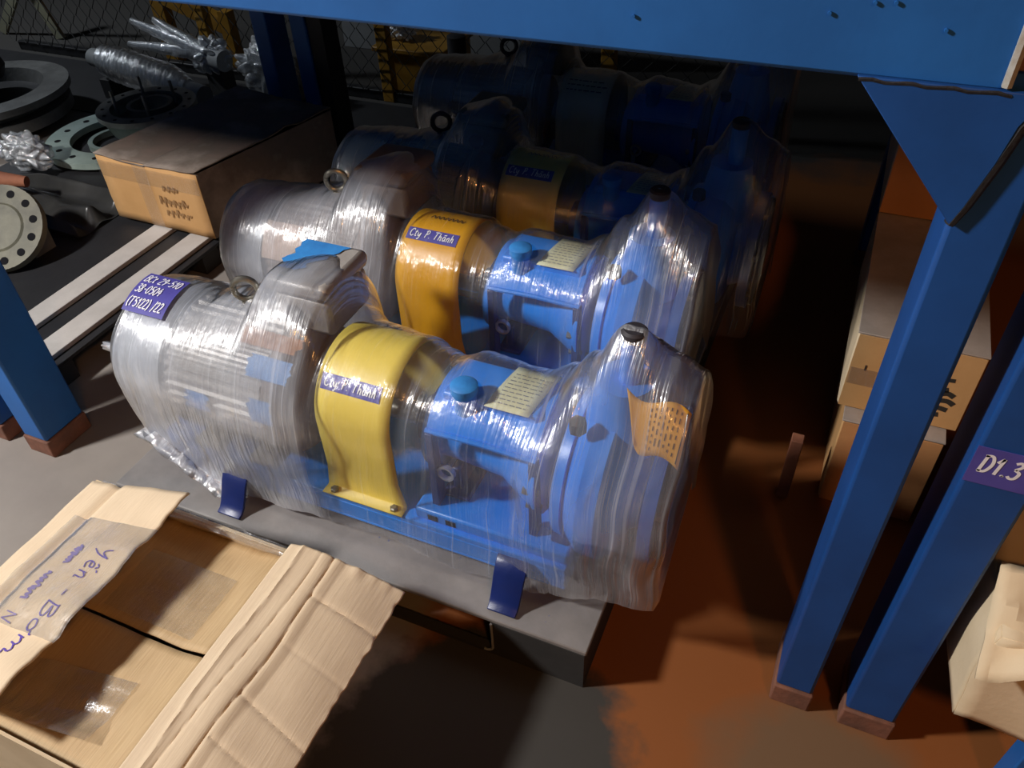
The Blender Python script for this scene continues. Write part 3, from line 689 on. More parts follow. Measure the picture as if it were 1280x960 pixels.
#        x      w     top   bot   e    ysh  layers
TAB1 = [(-1.386, .02, .40, .37, 2.0, 0, .9), (-1.380, .10, .48, .29, 2.0, 0, .9), (-1.366, .140, .53, .235, 2.0, 0, .95), (-1.335, .160, .546, .215, 2.0, 0, .85),
        (-1.25, .163, .551, .19, 2.0, 0, .9), (-1.17, .168, .555, .15, 2.0, .0, 1.2), (-1.10, .172, .568, .145, 2.0, .02, 1.25), (-1.035, .174, .585, .148, 2.0, .03, 1.0), (-.995, .176, .640, .15, 2.1, .05, 1.0),
        (-.91, .18, .660, .155, 2.2, .06, .95), (-.865, .176, .640, .16, 2.2, .05, .7), (-.835, .164, .578, .165, 2.0, .02, .14), (-.80, .158, .557, .17, 2.0, 0, .05),
        (-.675, .158, .556, .17, 2.0, 0, .05), (-.64, .142, .540, .160, 2.0, 0, .28), (-.60, .136, .530, .152, 2.0, 0, .30), (-.54, .140, .558, .150, 2.0, 0, .18), (-.42, .146, .538, .148, 2.1, 0, .20),
        (-.37, .174, .560, .155, 2.1, 0, .40), (-.31, .184, .640, .17, 1.6, 0, .42), (-.255, .186, .722, .19, 1.25, 0, .6), (-.225, .184, .722, .20, 1.25, 0, .5), (-.17, .180, .680, .21, 1.55, 0, .5),
        (-.122, .170, .650, .215, 1.7, 0, .4), (-.116, .150, .61, .24, 2.0, 0, .3), (-.114, .08, .48, .31, 2.2, 0, .28), (-.113, .01, .40, .37, 2.0, 0, .28)]
def scale_layers(tab, k, top=0): return [(*r[:6], r[6]*k) for r in tab]

def extras1(t, X, yc, zs):
    # serial label on the cowl
    def cw(u, v, lift=.0):
        a = 1.08+.68*v; r = .1715+lift
        return (X(-1.335+.110*u)-.012*(v), yc-r*math.cos(a)*1.0, zs+.005+r*math.sin(a))
    l = MB().grid(lambda u, v: cw(u, v), 8, 10).build('serial_label', MT['label_purple'], t, fix=False); lab(l, 'violet label with three rows of white handwritten numbers')
    ms = MB()
    for txt, y0, w in (('BCt 29-510', .70, .88), ('38-0504', .42, .62), ('(T5122) /22', .10, .86)):
        ribbon(ms, text_strokes(txt, .20, .06, y0, w, .1), .022, lambda u, v: cw(u, v, .0018))
    lab(ms.build('label_lettering', MT['ink_white'], l, smooth=False), 'white handwriting of three number rows')
    # blue and orange patches taped on the motor
    def patch(name, m, x0, x1, a0, a1, r, text, jag=0):
        def f(u, v):
            a = a0+(a1-a0)*v; j = jag*mnoise.noise(Vector((u*4+x0*9, v*5, 2)))
            return (X(x0+(x1-x0)*u+j), yc-r*math.cos(a), zs+r*math.sin(a))
        lab(MB().grid(f, 12, 12).build(name, m, t, fix=False), text)
    patch('blue_sheet', MT['tape_blue'], -1.00, -.90, .72, 1.02, .157, 'torn blue sheet on the motor shoulder', .018)
    patch('blue_sheet', MT['tape_blue'], -1.15, -1.09, .02, .30, .157, 'torn blue sheet low on the motor side', .02)
    patch('blue_sheet', MT['tape_blue'], -.985, -.93, .12, .45, .158, 'torn blue sheet by the end shield', .02)
    patch('orange_strip', MT['tape_orange'], -1.045, -.90, 1.12, 1.36, .159, 'orange-brown strip across the motor top', .012)
    def lidp(u, v): return (X(-1.0+.11*u*(.4+.6*v)+.02*mnoise.noise(Vector((v*5, 1, 0)))), yc+.05+.11*v, .6395+.001*u)
    lab(MB().grid(lidp, 8, 8).build('blue_sheet', MT['tape_blue'], t, fix=False), 'blue sheet on the terminal box lid')
    # gathered tail of film hanging from the cowl to the pallet
    pts = []
    def tail(u, v):
        k = u; x = -1.31+.20*k+.02*math.sin(v*9+k*4); y = yc-.165+.02*math.sin(v*7)-.012*k; z = .26-.118*k
        d = .028*(v-.5)
        return (X(x+d*1.2), y+.014*math.sin(v*22+k*6), max(.134, z+d+.006*mnoise.noise(Vector((u*14, v*8, 1)))))
    tape_strip('film_tail', t, tail, 40, 14, 1.0, MT['film'])
    def tip(u, v):
        a = 2*math.pi*v; r = .012*(1-.6*u)+.006*u*abs(math.sin(3*a)); return (X(-1.385-.03*u), yc-.10+r*math.cos(a), .43+r*math.sin(a))
    tape_strip('film_knot', t, tip, 6, 18, 1.0, MT['film'])

PB = dict(pump=MT['pump_blue'], motor=MT['motor_grey'], shield=MT['motor_taupe'], cowl=MT['cowl_silver'], tbox=MT['motor_grey'], guard=MT['yellow'],
          guard_label='pale yellow sheet steel coupling guard', glabel=(.74, 0), film=MT['film'], film_tab=TAB1, tag=True, extras=extras1)
make_pump(1, (0, 0), 'nearest film-wrapped blue pump, pale yellow guard, purple serial label on its silver motor', PB)
def extras2(t, X, yc, zs):
    def f(u, v):
        a = .35+.62*v; r = .158; return (X(-1.215+.115*u), yc-r*math.cos(a), zs+r*math.sin(a))
    lab(MB().grid(f, 6, 10).build('card_sheet', MT['paper_beige'], t, fix=False), 'beige card sheet on the side of the motor')
P2 = dict(PB, guard=MT['orange_yellow'], guard_label='deep yellow sheet steel coupling guard', glabel=(1.10, 0), film=MT['film'], film_tab=scale_layers(TAB1, .75), motor=MT['motor_taupe'], tag=False, extras=extras2, scrawl=True, tbox=MT['motor_taupe'])
make_pump(2, (-.085, .47), 'second pump from the front, deep yellow guard, beige card on its film-wrapped motor', P2)
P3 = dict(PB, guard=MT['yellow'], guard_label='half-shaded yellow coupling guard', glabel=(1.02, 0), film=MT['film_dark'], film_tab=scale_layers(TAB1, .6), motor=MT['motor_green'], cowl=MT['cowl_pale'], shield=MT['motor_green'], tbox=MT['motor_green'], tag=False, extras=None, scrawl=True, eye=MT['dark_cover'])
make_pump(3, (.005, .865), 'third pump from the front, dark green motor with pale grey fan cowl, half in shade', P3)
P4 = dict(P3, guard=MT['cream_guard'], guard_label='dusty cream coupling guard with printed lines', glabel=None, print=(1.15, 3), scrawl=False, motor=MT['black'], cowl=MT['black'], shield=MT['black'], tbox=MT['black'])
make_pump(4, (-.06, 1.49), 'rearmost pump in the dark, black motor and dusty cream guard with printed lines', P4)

# ================================================================== open carton in the foreground
bx = thing('cardboard_box', (-1.02, .42, 0), 'open-flapped tan cardboard box in the near left corner with violet handwriting', 'box')
BX0, BX1, BY0, BY1, BZ = -1.26, -.775, .19, .655, .30
MB().box(BX0, BX0+.005, BY0, BY1, 0, BZ).box(BX1-.005, BX1, BY0, BY1, 0, BZ).box(BX0+.005, BX1-.005, BY0, BY0+.005, 0, BZ).box(BX0+.005, BX1-.005, BY1-.005, BY1, 0, BZ).box(BX0+.005, BX1-.005, BY0+.005, BY1-.005, .001, .006).build('box_walls', MT['card'], bx, smooth=False)
def nz(a, b, c=0.): return mnoise.noise(Vector((a, b, c)))
def short_flap(y0, y1, tilt, seed):
    def f(u, v):
        x = BX0+.008+(BX1-BX0-.016)*u; y = y0+(y1-y0)*v
        edge = .030*math.exp(-((u-1)/.10)**2)   # right border folded up against the long flap
        return (x, y, BZ-.035+tilt*v+edge*.6+.004*nz(u*5, v*3, seed)+.003*nz(u*14, v*4, seed))
    return MB().grid(f, 36, 16).build('inner_flap', MT['card_in'], bx, solid=.004, angle=60)
short_flap(BY1-.006, .424, .012, 1.3)
short_flap(BY0+.006, .418, .010, 4.1)
def left_flap(u, v):     # u from the rim inwards, v along y from the back
    x = BX0+.265*u; y = BY1-.008-(BY1-BY0-.02)*v+.012*u*(1-2*v)
    z = BZ+.003+.062*u+.004*nz(u*4, v*5, 7)-.012*math.exp(-((u-.28)/.05)**2)+.004*math.sin(v*24)*u*u
    if u > .97: x += .006*nz(v*18, 2)
    return (x, y, z)
lf = MB().grid(left_flap, 36, 40).build('left_flap', MT['card_flap'], bx, solid=.004, angle=40)
def right_flap(u, v):
    ln = .232; y = BY1+.010-(BY1-BY0+.03)*v+.010*u
    x = BX1-.006+ln*u*(1-.02*v); z = BZ+.004+.010*math.sin(u*math.pi)*(1-.5*v)-.035*u*u
    z += .004*nz(u*3, v*4, 3)
    c1 = u-.40-.03*math.sin(v*5)-.04*nz(v*3, 9)
    z -= .0065*math.exp(-abs(c1)/.018)+.008*max(0, min(1, c1/.1))      # long crease, outer part a step lower
    c2 = u-.13-.012*math.sin(v*9); z += .005*math.exp(-abs(c2)/.02)
    c3 = u-.25-.05*math.sin(v*4+1); z -= .003*math.exp(-abs(c3)/.012)
    for vc, am, tl in ((.15, .004, .05), (.52, .0035, .12), (.68, .003, .10), (.33, .0015, .08), (.83, .002, .1)):
        z -= am*math.exp(-abs(v-vc-tl*u)/.008)*(1 if u > .42 else .1)
    z += .006*math.exp(-(v/.04)**2)*nz(u*9, 1, 5)
    if u > .98: x += .005*nz(v*22, 4)
    return (x, y, z)
lab(MB().grid(right_flap, 90, 130).build('right_flap', MT['card_flap'], bx, solid=.004, angle=40), 'creased pale right flap folded outward')
def back_rim(u, v):
    return (BX0+.02+(BX1-BX0-.02)*u, BY1+.004-.012*v, BZ-.03+.034*v+.004*nz(u*9, v, 6))
MB().grid(back_rim, 30, 4).build('back_rim', MT['card'], bx, solid=.003)
# writing on the left flap: baseline runs towards the viewer, letter tops to the right
def onflap(u, v):   # u along -y (m), v to the right (m)
    a = (u)/(BY1-BY0-.02); b = v/.265
    p = left_flap(b, a); return (p[0], p[1], p[2]+.0036)
ms = MB(); ribbon(ms, text_strokes('Yen - ', .040, .145, .185, .125, .05), .0026, onflap)
ribbon(ms, text_strokes('Bom', .034, .255, .188, .115, .05), .0028, onflap)
lab(ms.build('flap_writing', MT['ink_violet'], bx, smooth=False), 'violet handwriting Yến - Bơm')
def scrib(u0, u1, v0, seed):
    rg = random.Random(seed); p = []; k = 15
    for i in range(k): p.append((u0+(u1-u0)*i/(k-1)+rg.uniform(-.002, .002), v0+(.007 if i % 2 else -.007)+rg.uniform(-.003, .003)))
    return [p]
ms = MB(); ribbon(ms, scrib(.150, .190, .140, 1)+scrib(.212, .272, .128, 2), .0042, onflap)
lab(ms.build('crossed_out_writing', MT['ink_pale'], bx, smooth=False), 'two crossed-out violet words')
ms = MB(); ribbon(ms, text_strokes('N.', .03, .295, .118, .04, .0), .0024, onflap); ms.build('faint_initial', MT['ink_pale'], bx, smooth=False)
# clear tape
tape_strip('clear_tape', bx, lambda u, v: (lambda p: (p[0], p[1], p[2]+.0045+.002*nz(u*9, v*9)))(left_flap(.18+.85*u, .20+.52*v)), 20, 20, .9)
tape_strip('clear_tape', bx, lambda u, v: (BX0+.22+.20*u, .44+.13*v, BZ-.018+.004*nz(u*7, v*9, 2)), 16, 16, .5)
tape_strip('clear_tape', bx, lambda u, v: (BX0+.17+.22*u, .205+.11*v+.03*u, BZ-.022+.016*math.exp(-(v/.2)**2)+.006*nz(u*9, v*6, 5)), 20, 16, 1.0)
tape_strip('clear_tape', bx, lambda u, v: (BX0+.02+.46*u, BY1+.002-.024*v, BZ+.006+.003*nz(u*16, v*3, 8)), 36, 5, .7)

# ================================================================== slatted pallet and dusty carton, left bay
sp_ = thing('pallet', (-2.5, 1.7, 0), 'black pallet with two pale grey battens under the dusty carton', 'pallet')
ZP, ZD = .10, .084
MB().box(-3.20, -1.93, 1.03, 2.46, ZD-.012, ZD).build('top_plate', MT['black'], sp_, bevel=.002)
for x in (-2.043, -2.209):
    MB().box(x, x+.083, 1.035, 2.44, ZD+.0005, ZP).build('slat', MT['slat'], sp_, bevel=.002)
for y in (1.04, 1.70, 2.36):
    MB().box(-3.19, -1.94, y, y+.08, 0, ZD-.0125).build('runner', MT['pallet_dark'], sp_, smooth=False)
cb = thing('cardboard_box', (-2.14, 2.1, ZP), 'long dust-covered carton with a tan taped end, lying on the slatted pallet', 'box')
def cbp(x, y): return x, y
c0 = [(-2.372, 1.785), (-1.925, 1.775), (-1.79, 2.37), (-2.28, 2.45)]
ZT = .345
MB().add([(*p, ZP+.001) for p in c0]+[(*p, ZT) for p in c0], [(3,2,1,0),(0,1,5,4),(1,2,6,5),(2,3,7,6),(3,0,4,7)]).build('box_body', MT['card_old'], cb, bevel=.006)
def cend(u, v):
    x = c0[0][0]+(c0[1][0]-c0[0][0])*u; y = c0[0][1]+(c0[1][1]-c0[0][1])*u-.0025
    return (x, y, ZP+.004+(ZT-ZP-.008)*v)
lab(MB().grid(lambda u, v: (lambda p: (p[0], p[1]-.003*abs(nz(u*4, v*4)), p[2]))(cend(u, v)), 10, 8).build('box_end', MT['card_tan'], cb, fix=False, solid=.002), 'lit tan end of the carton')
def ctop(u, v, half):
    a = .0+.5*half; k = a+.5*u
    p0 = Vector(c0[0]).lerp(Vector(c0[1]), k); p1 = Vector(c0[3]).lerp(Vector(c0[2]), k); p = p0.lerp(p1, v)
    sag = .012*math.sin(math.pi*k)*(1-.3*v); ov = -.008 if v == 0 else 0
    return (p.x, p.y+ov, ZT+.004+.004*half-sag+.006*nz(k*5, v*6, 3)+.010*math.exp(-((v-.55-.1*k)/.05)**2))
for h in (0, 1): MB().grid(lambda u, v: ctop(u, v, h), 16, 22).build('top_flap', MT['card_old'], cb, solid=.004, angle=60)
ms = MB(); rg = random.Random(2); st = []
for (u0, v0, n, du, h) in ((.55, .40, 6, .045, .16), (.58, .24, 5, .05, .14), (.62, .62, 3, .05, .13)):
    for i in range(n): st.append([(u0+du*i, v0+rg.uniform(-.02, .02)), (u0+du*i+.012, v0+h*rg.uniform(.5, 1)), (u0+du*i+.03, v0+h*.3), (u0+du*i+.045, v0+h*rg.uniform(.3, .9))])
ribbon(ms, st, .012, lambda u, v: (lambda p: (p[0], p[1]-.0055, p[2]))(cend(u, v)))
lab(ms.build('end_scrawl', MT['ink_faint'], cb, smooth=False), 'faded brown scrawl')
tape_strip('clear_tape', cb, lambda u, v: (lambda p: (p[0], p[1]-.0075, p[2]))(cend(.38+.13*u, v)), 4, 8, .22)
tape_strip('clear_tape', cb, lambda u, v: (lambda p: (p[0], p[1]-.0085, p[2]))(cend(u, .70+.25*v)), 8, 4, .22)

# ================================================================== castings and packs on the left
t = thing('pipe_flange', (-2.88, 2.30, .085), 'large pale green flange ring lying flat under the studded ring', 'flange', 'flange rings on the left')
def flange(t, c, ro, ri, h, m, nh, rh):
    body = MB().ring(ro, ri, c[2], c[2]+h, (c[0], c[1], 0), 'z', 56).build('flange_ring', m, t)
    for k in range(nh):
        a = 2*math.pi*k/nh+.2; q = ((ro+ri)/2*math.cos(a)+c[0]+.12*0, (ro+ri)/2*math.sin(a)+c[1])
        MB().lathe([(0, rh), (.0012, rh)], (q[0], q[1], c[2]+h), 'z', 12).build('bolt_hole', MT['gap'], body)
    return body
stand = MB().ring(.12, .10, .085, .11, (-2.88, 2.30, 0), 'z', 30).build('hub', MT['flange_green'], t)
flange(t, (-2.88, 2.30, .10), .285, .185, .026, MT['flange_green'], 14, .013)
t = thing('studded_flange', (-2.79, 2.42, .126), 'machined steel flange ring with four upright studs and a pale green collar', 'flange', 'flange rings on the left')
MB().lathe([(0, .165), (.075, .195), (.075, .19), (0, .15)], (-2.78, 2.42, .128), 'z', 48, caps=False).build('collar', MT['flange_green'], t)
b_ = flange(t, (-2.78, 2.42, .200), .205, .150, .022, MT['flange_steel'], 14, .008)
MB().ring(.095, .078, .15, .225, (-2.77, 2.43, 0), 'z', 36).build('inner_sleeve', MT['flange_steel'], t)
MB().ring(.152, .09, .15, .165, (-2.78, 2.42, 0), 'z', 36).build('web', MT['cast_grey'], t)
for k in range(4):
    a = 2*math.pi*k/4-.75
    MB().lathe([(.165, .007), (.30, .007)], (-2.78+.118*math.cos(a), 2.42+.118*math.sin(a), 0), 'z', 10).build('stud', MT['flange_steel'], t)
t = thing('blind_flange', (-2.585, 1.475, ZD), 'olive blind flange disc with bolt holes leaning by the left rack post', 'flange')
Q = Matrix.Translation((-2.535, 1.455, .198)) @ Matrix.Rotation(R(40), 4, 'X') @ Matrix.Rotation(R(16), 4, 'Y')
mb = MB().lathe([(-.014, .03), (-.014, .148), (.014, .148), (.014, .085), (.019, .078), (.019, .03)], (0, 0, 0), 'z', 44)
mb.v = [tuple(Q @ Vector(p)) for p in mb.v]; d_ = mb.build('disc', MT['disc_olive'], t)
for k in range(12):
    a = 2*math.pi*k/12; m2 = MB().lathe([(.0142, .0135), (.0155, .0135)], (.118*math.cos(a), .118*math.sin(a), 0), 'z', 12)
    m2.v = [tuple(Q @ Vector(p)) for p in m2.v]; m2.build('bolt_hole', MT['gap'], d_)
mb = MB().box(-2.60, -2.46, 1.475, 1.56, ZD+.001, .165); mb.build('prop_block', MT['cast_grey'], t)
t = thing('ring_casting', (-3.78, 2.40, 0), 'wide dark grey ring casting with a raised rim at the far left', 'casting')
MB().lathe([(.0065, .24), (.05, .36), (.10, .36), (.105, .30), (.14, .30), (.145, .38), (.175, .38), (.178, .27), (.12, .25), (.0065, .22)], (-3.78, 2.40, 0), 'z', 56, caps=False).build('ring_body', MT['cast_grey'], t)
MB().lathe([(.12, .255), (.13, .05), (.20, .04), (.2, .01)], (-3.78, 2.40, 0), 'z', 32).build('hub', MT['black'], t)
t = thing('machine_part', (-3.84, 2.45, .178), 'black blocky machine part standing on the ring casting', 'casting')
MB().lathe([(.205, .10), (.25, .12), (.33, .10), (.36, .05)], (-3.82, 2.45, 0), 'z', 20).build('part_body', MT['black'], t)
film_blob('film_scrap', MT['film_pack'], t, (-3.93, 2.40, .27), (.06, .05, .08), 2.2, .5, .8)
# bubble-wrapped roller
t = thing('wrapped_roller', (-3.25, 2.85, 0), 'long roller in bubble wrap lying behind the flange rings', 'roller')
mb = MB(); uvs = []; NU, NV = 90, 26; A, B = Vector((-3.50, 2.90, .17)), Vector((-2.86, 2.76, .15))
for i in range(NU+1):
    for j in range(NV+1):
        a = 2*math.pi*(j % NV)/NV; k = i/NU; r = .075*(1 if k < .12 else 1.12)*(1-.45*max(0, (k-.8)/.2))
        r *= 1+.055*math.sin(i*1.4)*math.sin((j % NV)*math.pi*2/NV*6)+.06*nz(k*14, a*2); p = A.lerp(B, k)
        mb.v.append((p.x+.02*math.cos(a)*.2, p.y+r*math.cos(a), p.z+r*math.sin(a))); uvs.append((k*.9, j/NV*.5))
mb.f = [(i*(NV+1)+j, (i+1)*(NV+1)+j, (i+1)*(NV+1)+j+1, i*(NV+1)+j+1) for i in range(NU) for j in range(NV)]
o = mb.build('bubble_wrap', MT['film_pack'], t, angle=70, fix=False); set_film_attrs(o, uvs, [.8]*len(mb.v))
MB().tube([A+Vector((-.10, .015, 0)), B+Vector((.10, -.02, -.01))], .045, 18).build('roller_core', MT['grey_sheet'], t)
for y, x in ((2.895, -3.48), (2.79, -3.0)): MB().box(x-.03, x+.03, y-.07, y+.07, 0.0065, .10).build('cradle_block', MT['pallet_dark'], t)
# three-pronged wrapped part
t = thing('wrapped_fork', (-3.05, 3.10, 0), 'three-pronged fork part in crumpled film standing on the wrapped roller', 'wrapped part')
base = Vector((-2.98, 3.06, .20))
for k, (tip_, r0) in enumerate((((-3.42, 3.06, .32), .038), ((-3.29, 3.08, .33), .036), ((-3.44, 3.02, .22), .036))):
    tip_ = Vector(tip_); mb = MB(); uvs = []
    for i in range(21):
        for j in range(13):
            a = 2*math.pi*(j % 12)/12; q = base.lerp(tip_, i/20); r = (r0*1.25*(1-i/20)+.016*i/20)*(1+.25*nz(i*.5+k*9, a*2)); 
            mb.v.append((q.x+.3*r*math.sin(a), q.y+r*math.cos(a), q.z+r*math.sin(a))); uvs.append((i/20*.5, j/12*.2))
    mb.f = [(i*13+j, (i+1)*13+j, (i+1)*13+j+1, i*13+j+1) for i in range(20) for j in range(12)]
    o = mb.build('prong', MT['film_pack'], t, angle=60, fix=False); set_film_attrs(o, uvs, [1.3]*len(mb.v))
    MB().tube([base, base.lerp(tip_, .96)], [r0*.7, .009], 10).build('prong_core', MT['cowl_silver'], o)
film_blob('wrapped_body', MT['film_pack'], t, (-2.99, 3.08, .18), (.12, .07, .085), 5.5, .35, 1.2)
MB().tube([(-3.06, 3.08, .18), (-2.88, 3.05, .18)], .05, 16).build('body_core', MT['grey_sheet'], t)
MB().box(-3.0, -2.9, 3.03, 3.11, .0065, .135).build('prop_block', MT['pallet_dark'], t)
t = tag(film_blob('film_scrap', MT['film_pack'], None, (-3.0, 1.96, .178), (.12, .07, .075), 1.1, .30, 1.6), 'bright crumpled clear film heap beside the green flange at the left edge', 'plastic film')
tag(MB().box(-5.2, -1.45, 2.66, 3.21, .0005, .006).build('shade_sheet', MT['black'], None, smooth=False), 'black sheet added in place of shade on the floor along the back fence', 'mat')  # added sheet, stands in for unlit floor
# black tarpaulin
def tarp(u, v):
    x = -3.15+.74*u; y = 1.62+.26*v
    z = .040+.05*nz(u*2.2, v*2.5, 4)+.035*math.sin(v*13+u*2.5+2*nz(u*3, v*2))*(.4+.6*u)
    return (x, y, ZD+max(.003, z*(1 if .06 < u < .97 and .04 < v < .97 else .2)))
tag(MB().grid(tarp, 60, 90).build('tarpaulin', MT['plastic_black'], None, fix=False, angle=180), 'rumpled black tarpaulin spread on the black pallet left of the dusty carton', 'tarpaulin')
tg_ = MB().tube([(-3.02, 1.66, .215), (-2.92, 1.68, .225), (-2.80, 1.70, .215), (-2.72, 1.73, .205)], [.02, .03, .028, .02], 12).build('red_brown_bar', MT['wood_red'])
tag(tg_, 'short red-brown bar on the tarpaulin above the olive disc', 'bar')
# clear bag behind the carton
t = thing('wrapped_block', (-2.62, 3.06, 0), 'grey block in creased clear bag behind the dusty carton', 'wrapped part')
MB().box(-2.74, -2.50, 3.0, 3.14, .0065, .22).build('block', MT['grey_sheet'], t, bevel=.02)
film_blob('clear_bag', MT['film_pack'], t, (-2.62, 3.06, .17), (.16, .09, .13), 8.3, .3, .6)

# ================================================================== chain-link fence behind
YFn = 3.25
fc = thing('chain_link_fence', (-2.6, YFn, 0), 'chain-link fence on yellow posts along the back', 'fence')
for x in (-2.10, -3.16, -1.0):
    MB().box(x-.03, x+.03, YFn, YFn+.05, 0, 1.6).build('fence_post', MT['fence_yellow'], fc, bevel=.004)
MB().box(-4.6, -.6, YFn+.005, YFn+.045, .0, .05).build('bottom_rail', MT['black'], fc, bevel=.004)
w = MB(); s_ = .095; z0, z1 = .05, 1.45
nw = 44
for k in range(nw):
    x0 = -4.6+k*s_
    for sg in (1, -1):
        pts = []
        for m_ in range(int((z1-z0)/s_*2)+1):
            zz = z0+m_*s_/2; pts.append((x0+sg*(m_ % 2)*s_/2, YFn-.006*sg*(1 if m_ % 2 else -1)-.006, zz))
        w.tube(pts, .0026, 4)
wm = w.build('wire_mesh', MT['fence_wire'], fc, smooth=False); wm['kind'] = 'stuff'
t = thing('yellow_cabinet', (-1.95, 3.5, 0), 'yellow-brown steel box behind the chain-link fence', 'box')
MB().box(-2.20, -1.86, 3.36, 3.7, 0, .20).build('box_body', MT['fence_yellow'], t, bevel=.006); MB().box(-2.22, -1.84, 3.34, 3.72, .20, .225).build('lid', MT['fence_yellow'], t, bevel=.006)
tag(film_blob('film_scrap', MT['film_pack'], None, (-2.12, 3.48, .27), (.07, .06, .05), 3.1, .5, 2.0), 'small bright film scrap lying on the yellow box behind the fence', 'plastic film')
t = thing('grey_board', (-2.0, 3.9, 0), 'pale grey board leaning behind the yellow box', 'board')
MB().box(-2.75, -1.45, 3.88, 3.91, 0, .55).build('board_panel', MT['grey_sheet'], t, bevel=.004); MB().box(-2.75, -1.45, 3.86, 3.88, .49, .55).build('board_edge', MT['slat'], t)
tb_ = thing('yellow_trestle', (-3.3, 3.35, 0), 'yellow-brown angle-iron trestle behind the wrapped fork', 'trestle')
MB().prism([(-3.52, .40), (-3.14, .27), (-3.14, .19), (-3.52, .31)], 'y', 3.36, 3.42).build('slanted_rail', MT['fence_yellow'], tb_, bevel=.003)
MB().box(-3.58, -3.50, 3.36, 3.42, 0, .42).build('leg', MT['fence_yellow'], tb_); MB().box(-3.14, -3.08, 3.36, 3.42, 0, .30).build('leg', MT['fence_yellow'], tb_)
xb_ = thing('cross_brace', (-4.6, 3.45, 0), 'pale olive crossed bars at the top left corner', 'brace')
for a, b in (((-4.75, .62), (-4.50, -.0)), ((-4.40, .55), (-4.95, .0))):
    d = Vector((b[0]-a[0], b[1]-a[1])).normalized(); n_ = Vector((-d.y, d.x))*.035
    yq = 3.46 if a[0] < -4.6 else 3.43
    MB().prism([(a[0]+n_.x, a[1]+n_.y), (b[0]+n_.x, max(.0, b[1]+n_.y)), (b[0]-n_.x, max(0, b[1]-n_.y)), (a[0]-n_.x, a[1]-n_.y)], 'y', yq, yq+.02).build('bar', MT['brace_pale'], xb_)

# bottle-like film pack and dark canister by the rear pump
t = thing('canister', (-1.55, 3.0, 0), 'dark canister with a film-wrapped base beside the rearmost pump', 'canister')
MB().lathe([(.0065, .055), (.30, .055), (.33, .04), (.42, .04), (.425, .03)], (-1.60, 3.05, 0), 'z', 20).build('body', MT['black'], t)
film_blob('film_wrap', MT['film_pack'], t, (-1.60, 3.05, .22), (.068, .068, .08), 6.2, .2, 1.2)

# ================================================================== cartons right of the posts
def carton(name, x0, x1, y0, y1, z0, z1, side, top, front, label):
    t = thing(name, ((x0+x1)/2, (y0+y1)/2, z0), label, 'box')
    MB().box(x0, x1, y0, y1, z0+.001, z1-.002).build('box_body', side, t, bevel=.006)
    a = MB().box(x0-.001, x1+.001, y0-.002, y1, z1-.002, z1+.002).build('top_flap', top, t, bevel=.001)
    f = MB().box(x0+.003, x1-.003, y0-.003, y0-.0005, z0+.004, z1-.004).build('front_panel', front, t)
    return t
cB = carton('cardboard_box', .138, .345, 1.43, 1.98, .001, .262, MT['card_tan'], MT['card_grey'], MT['card_orange'], 'lowest carton between the right posts, brown front under the marked carton')
cA = carton('cardboard_box', .118, .365, 1.475, 2.05, .264, .468, MT['card_cream'], MT['card_grey'], MT['card_tan'], 'carton with dark printed mark, second of the stack behind the right post')
cO = carton('cardboard_box', .115, .36, 2.0, 2.45, .470, .78, MT['card_cream'], MT['card_grey'], MT['card_orange'], 'orange-brown carton on top of the stack, seen below the corner plate')
ms = MB(); FN = lambda y: (lambda u, v: (u+.018, y, v))
ribbon(ms, [[(.272, .352), (.283, .366), (.300, .372)], [(.268, .335), (.280, .352), (.300, .362), (.315, .356)], [(.270, .322), (.286, .338), (.306, .342), (.320, .335)], [(.272, .308), (.29, .320), (.312, .318)], [(.28, .298), (.300, .302)]], .0125, FN(1.4715))
ribbon(ms, [[(.272, .395), (.305, .398)]], .010, FN(1.4715))
lab(ms.build('dark_mark', MT['ink_black'], cA, smooth=False), 'dark brush-stroke print mark')
MB().box(.150, .153, 1.4705, 1.4715, .376, .390).build('small_print', MT['ink_black'], cA)
tape_strip('clear_tape', cA, lambda u, v: (.122+.08*u, 1.470, .335+.045*v), 4, 4, 1.0)
ms = MB(); ribbon(ms, [[(.205, .60), (.23, .585), (.26, .59)], [(.21, .588), (.24, .575)]], .012, FN(1.9962)); ribbon(ms, [[(.235, .53), (.255, .525)]], .012, FN(1.9962))
ms.build('dark_mark', MT['ink_black'], cO, smooth=False)
tag(MB().box(.045, .072, 1.40, 1.43, 0, .19).build('timber_batten', MT['wood_red'], None, bevel=.002), 'short red-brown batten standing in the dark gap left of the right post', 'batten')

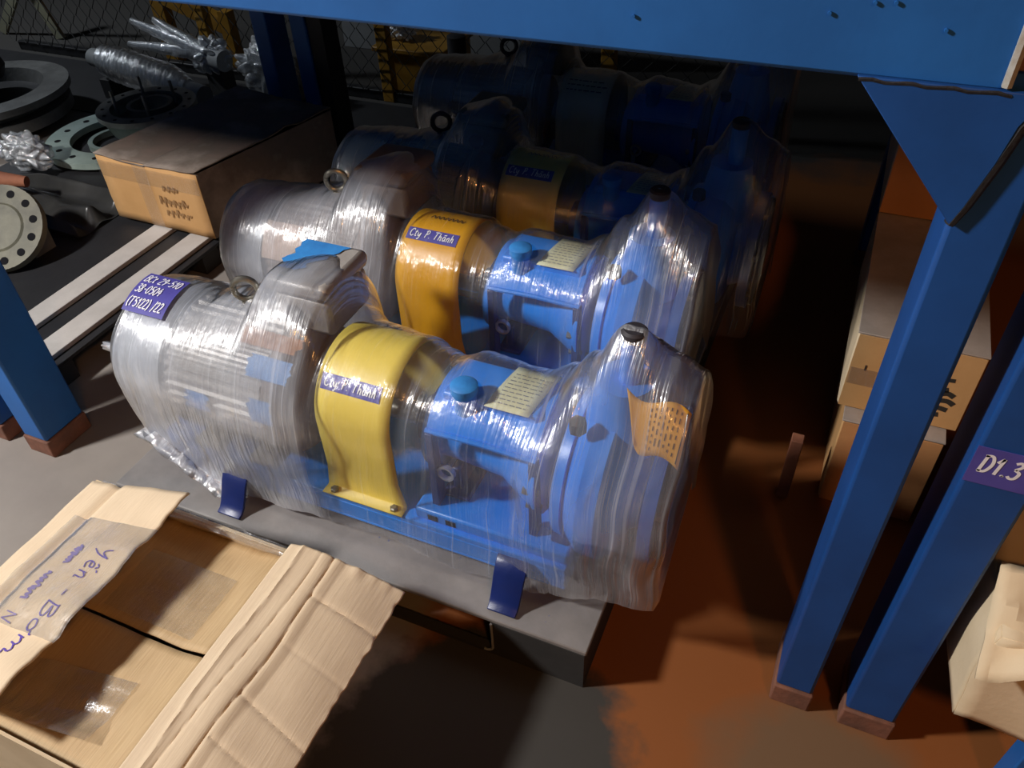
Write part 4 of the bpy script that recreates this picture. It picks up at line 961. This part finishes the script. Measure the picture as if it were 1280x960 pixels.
# ---- crumpled cream carton on a blue stand, right edge
st_ = thing('steel_stand', (.62, 1.0, 0), 'blue steel stand under the crumpled cream carton', 'stand')
MB().box(.40, .95, .83, 1.25, .235, .262).build('stand_top', MT['rack_clean'], st_, bevel=.004)
for x in (.505, .90):
    for y in (.835, 1.20): MB().box(x, x+.045, y, y+.045, 0, .234).build('leg', MT['rack_clean'], st_, bevel=.003)
cc = thing('cardboard_box', (.65, 1.0, .263), 'crumpled cream carton with folded flaps at the right edge', 'box')
def crum(face):
    def f(u, v):
        b = .012
        if face == 'front': p = Vector((.36+.55*u, .80, .265+.22*v)); n_ = Vector((0, -1, 0))
        elif face == 'left': p = Vector((.36, 1.20-.40*u, .265+.22*v)); n_ = Vector((-1, 0, 0))
        else: p = Vector((.36+.55*u, .80+.40*v, .485)); n_ = Vector((0, 0, 1))
        q = Vector((p.x*9, p.y*9, p.z*9)); d = .5*mnoise.noise(q)+.35*abs(mnoise.noise(q*2.1))
        w_ = mnoise.noise_vector(p*7)*.010
        return tuple(p+w_)
    return f
for nm, fc_, mt_ in (('front_panel', 'front', MT['card_cream']), ('side_panel', 'left', MT['card_cream']), ('top_panel', 'top', MT['card_cream'])):
    MB().grid(crum(fc_), 24, 16).build(nm, mt_, cc, solid=.004, angle=25)
def bent(u, v):
    x = .345+.30*u; y = .79+.10*v; z = .49+.05*v-.06*(1-v)*(u < .4)*(1-u/.4)+.015*nz(u*7, v*5, 9)
    return (x, y-.03*(1-v), z)
MB().grid(bent, 20, 10).build('bent_flap', MT['card_cream'], cc, solid=.004, angle=25)
MB().box(.375, .89, .815, 1.19, .268, .475).build('box_core', MT['card_cream'], cc)
wr = thing('strap_bundle', (.42, 1.35, 0), 'dark red-brown folded straps behind the crumpled carton', 'strap')
for k in range(4):
    z = .30+.045*k
    MB().tube([(.385+.02*k, 1.30, z), (.45, 1.27-.01*k, z+.015), (.55, 1.30, z+.01), (.66, 1.36, z)], .016, 8).build('strap_fold', MT['wood_red'], wr)
MB().box(.38, .68, 1.28, 1.42, 0, .285).build('strap_block', MT['pallet_dark'], wr)
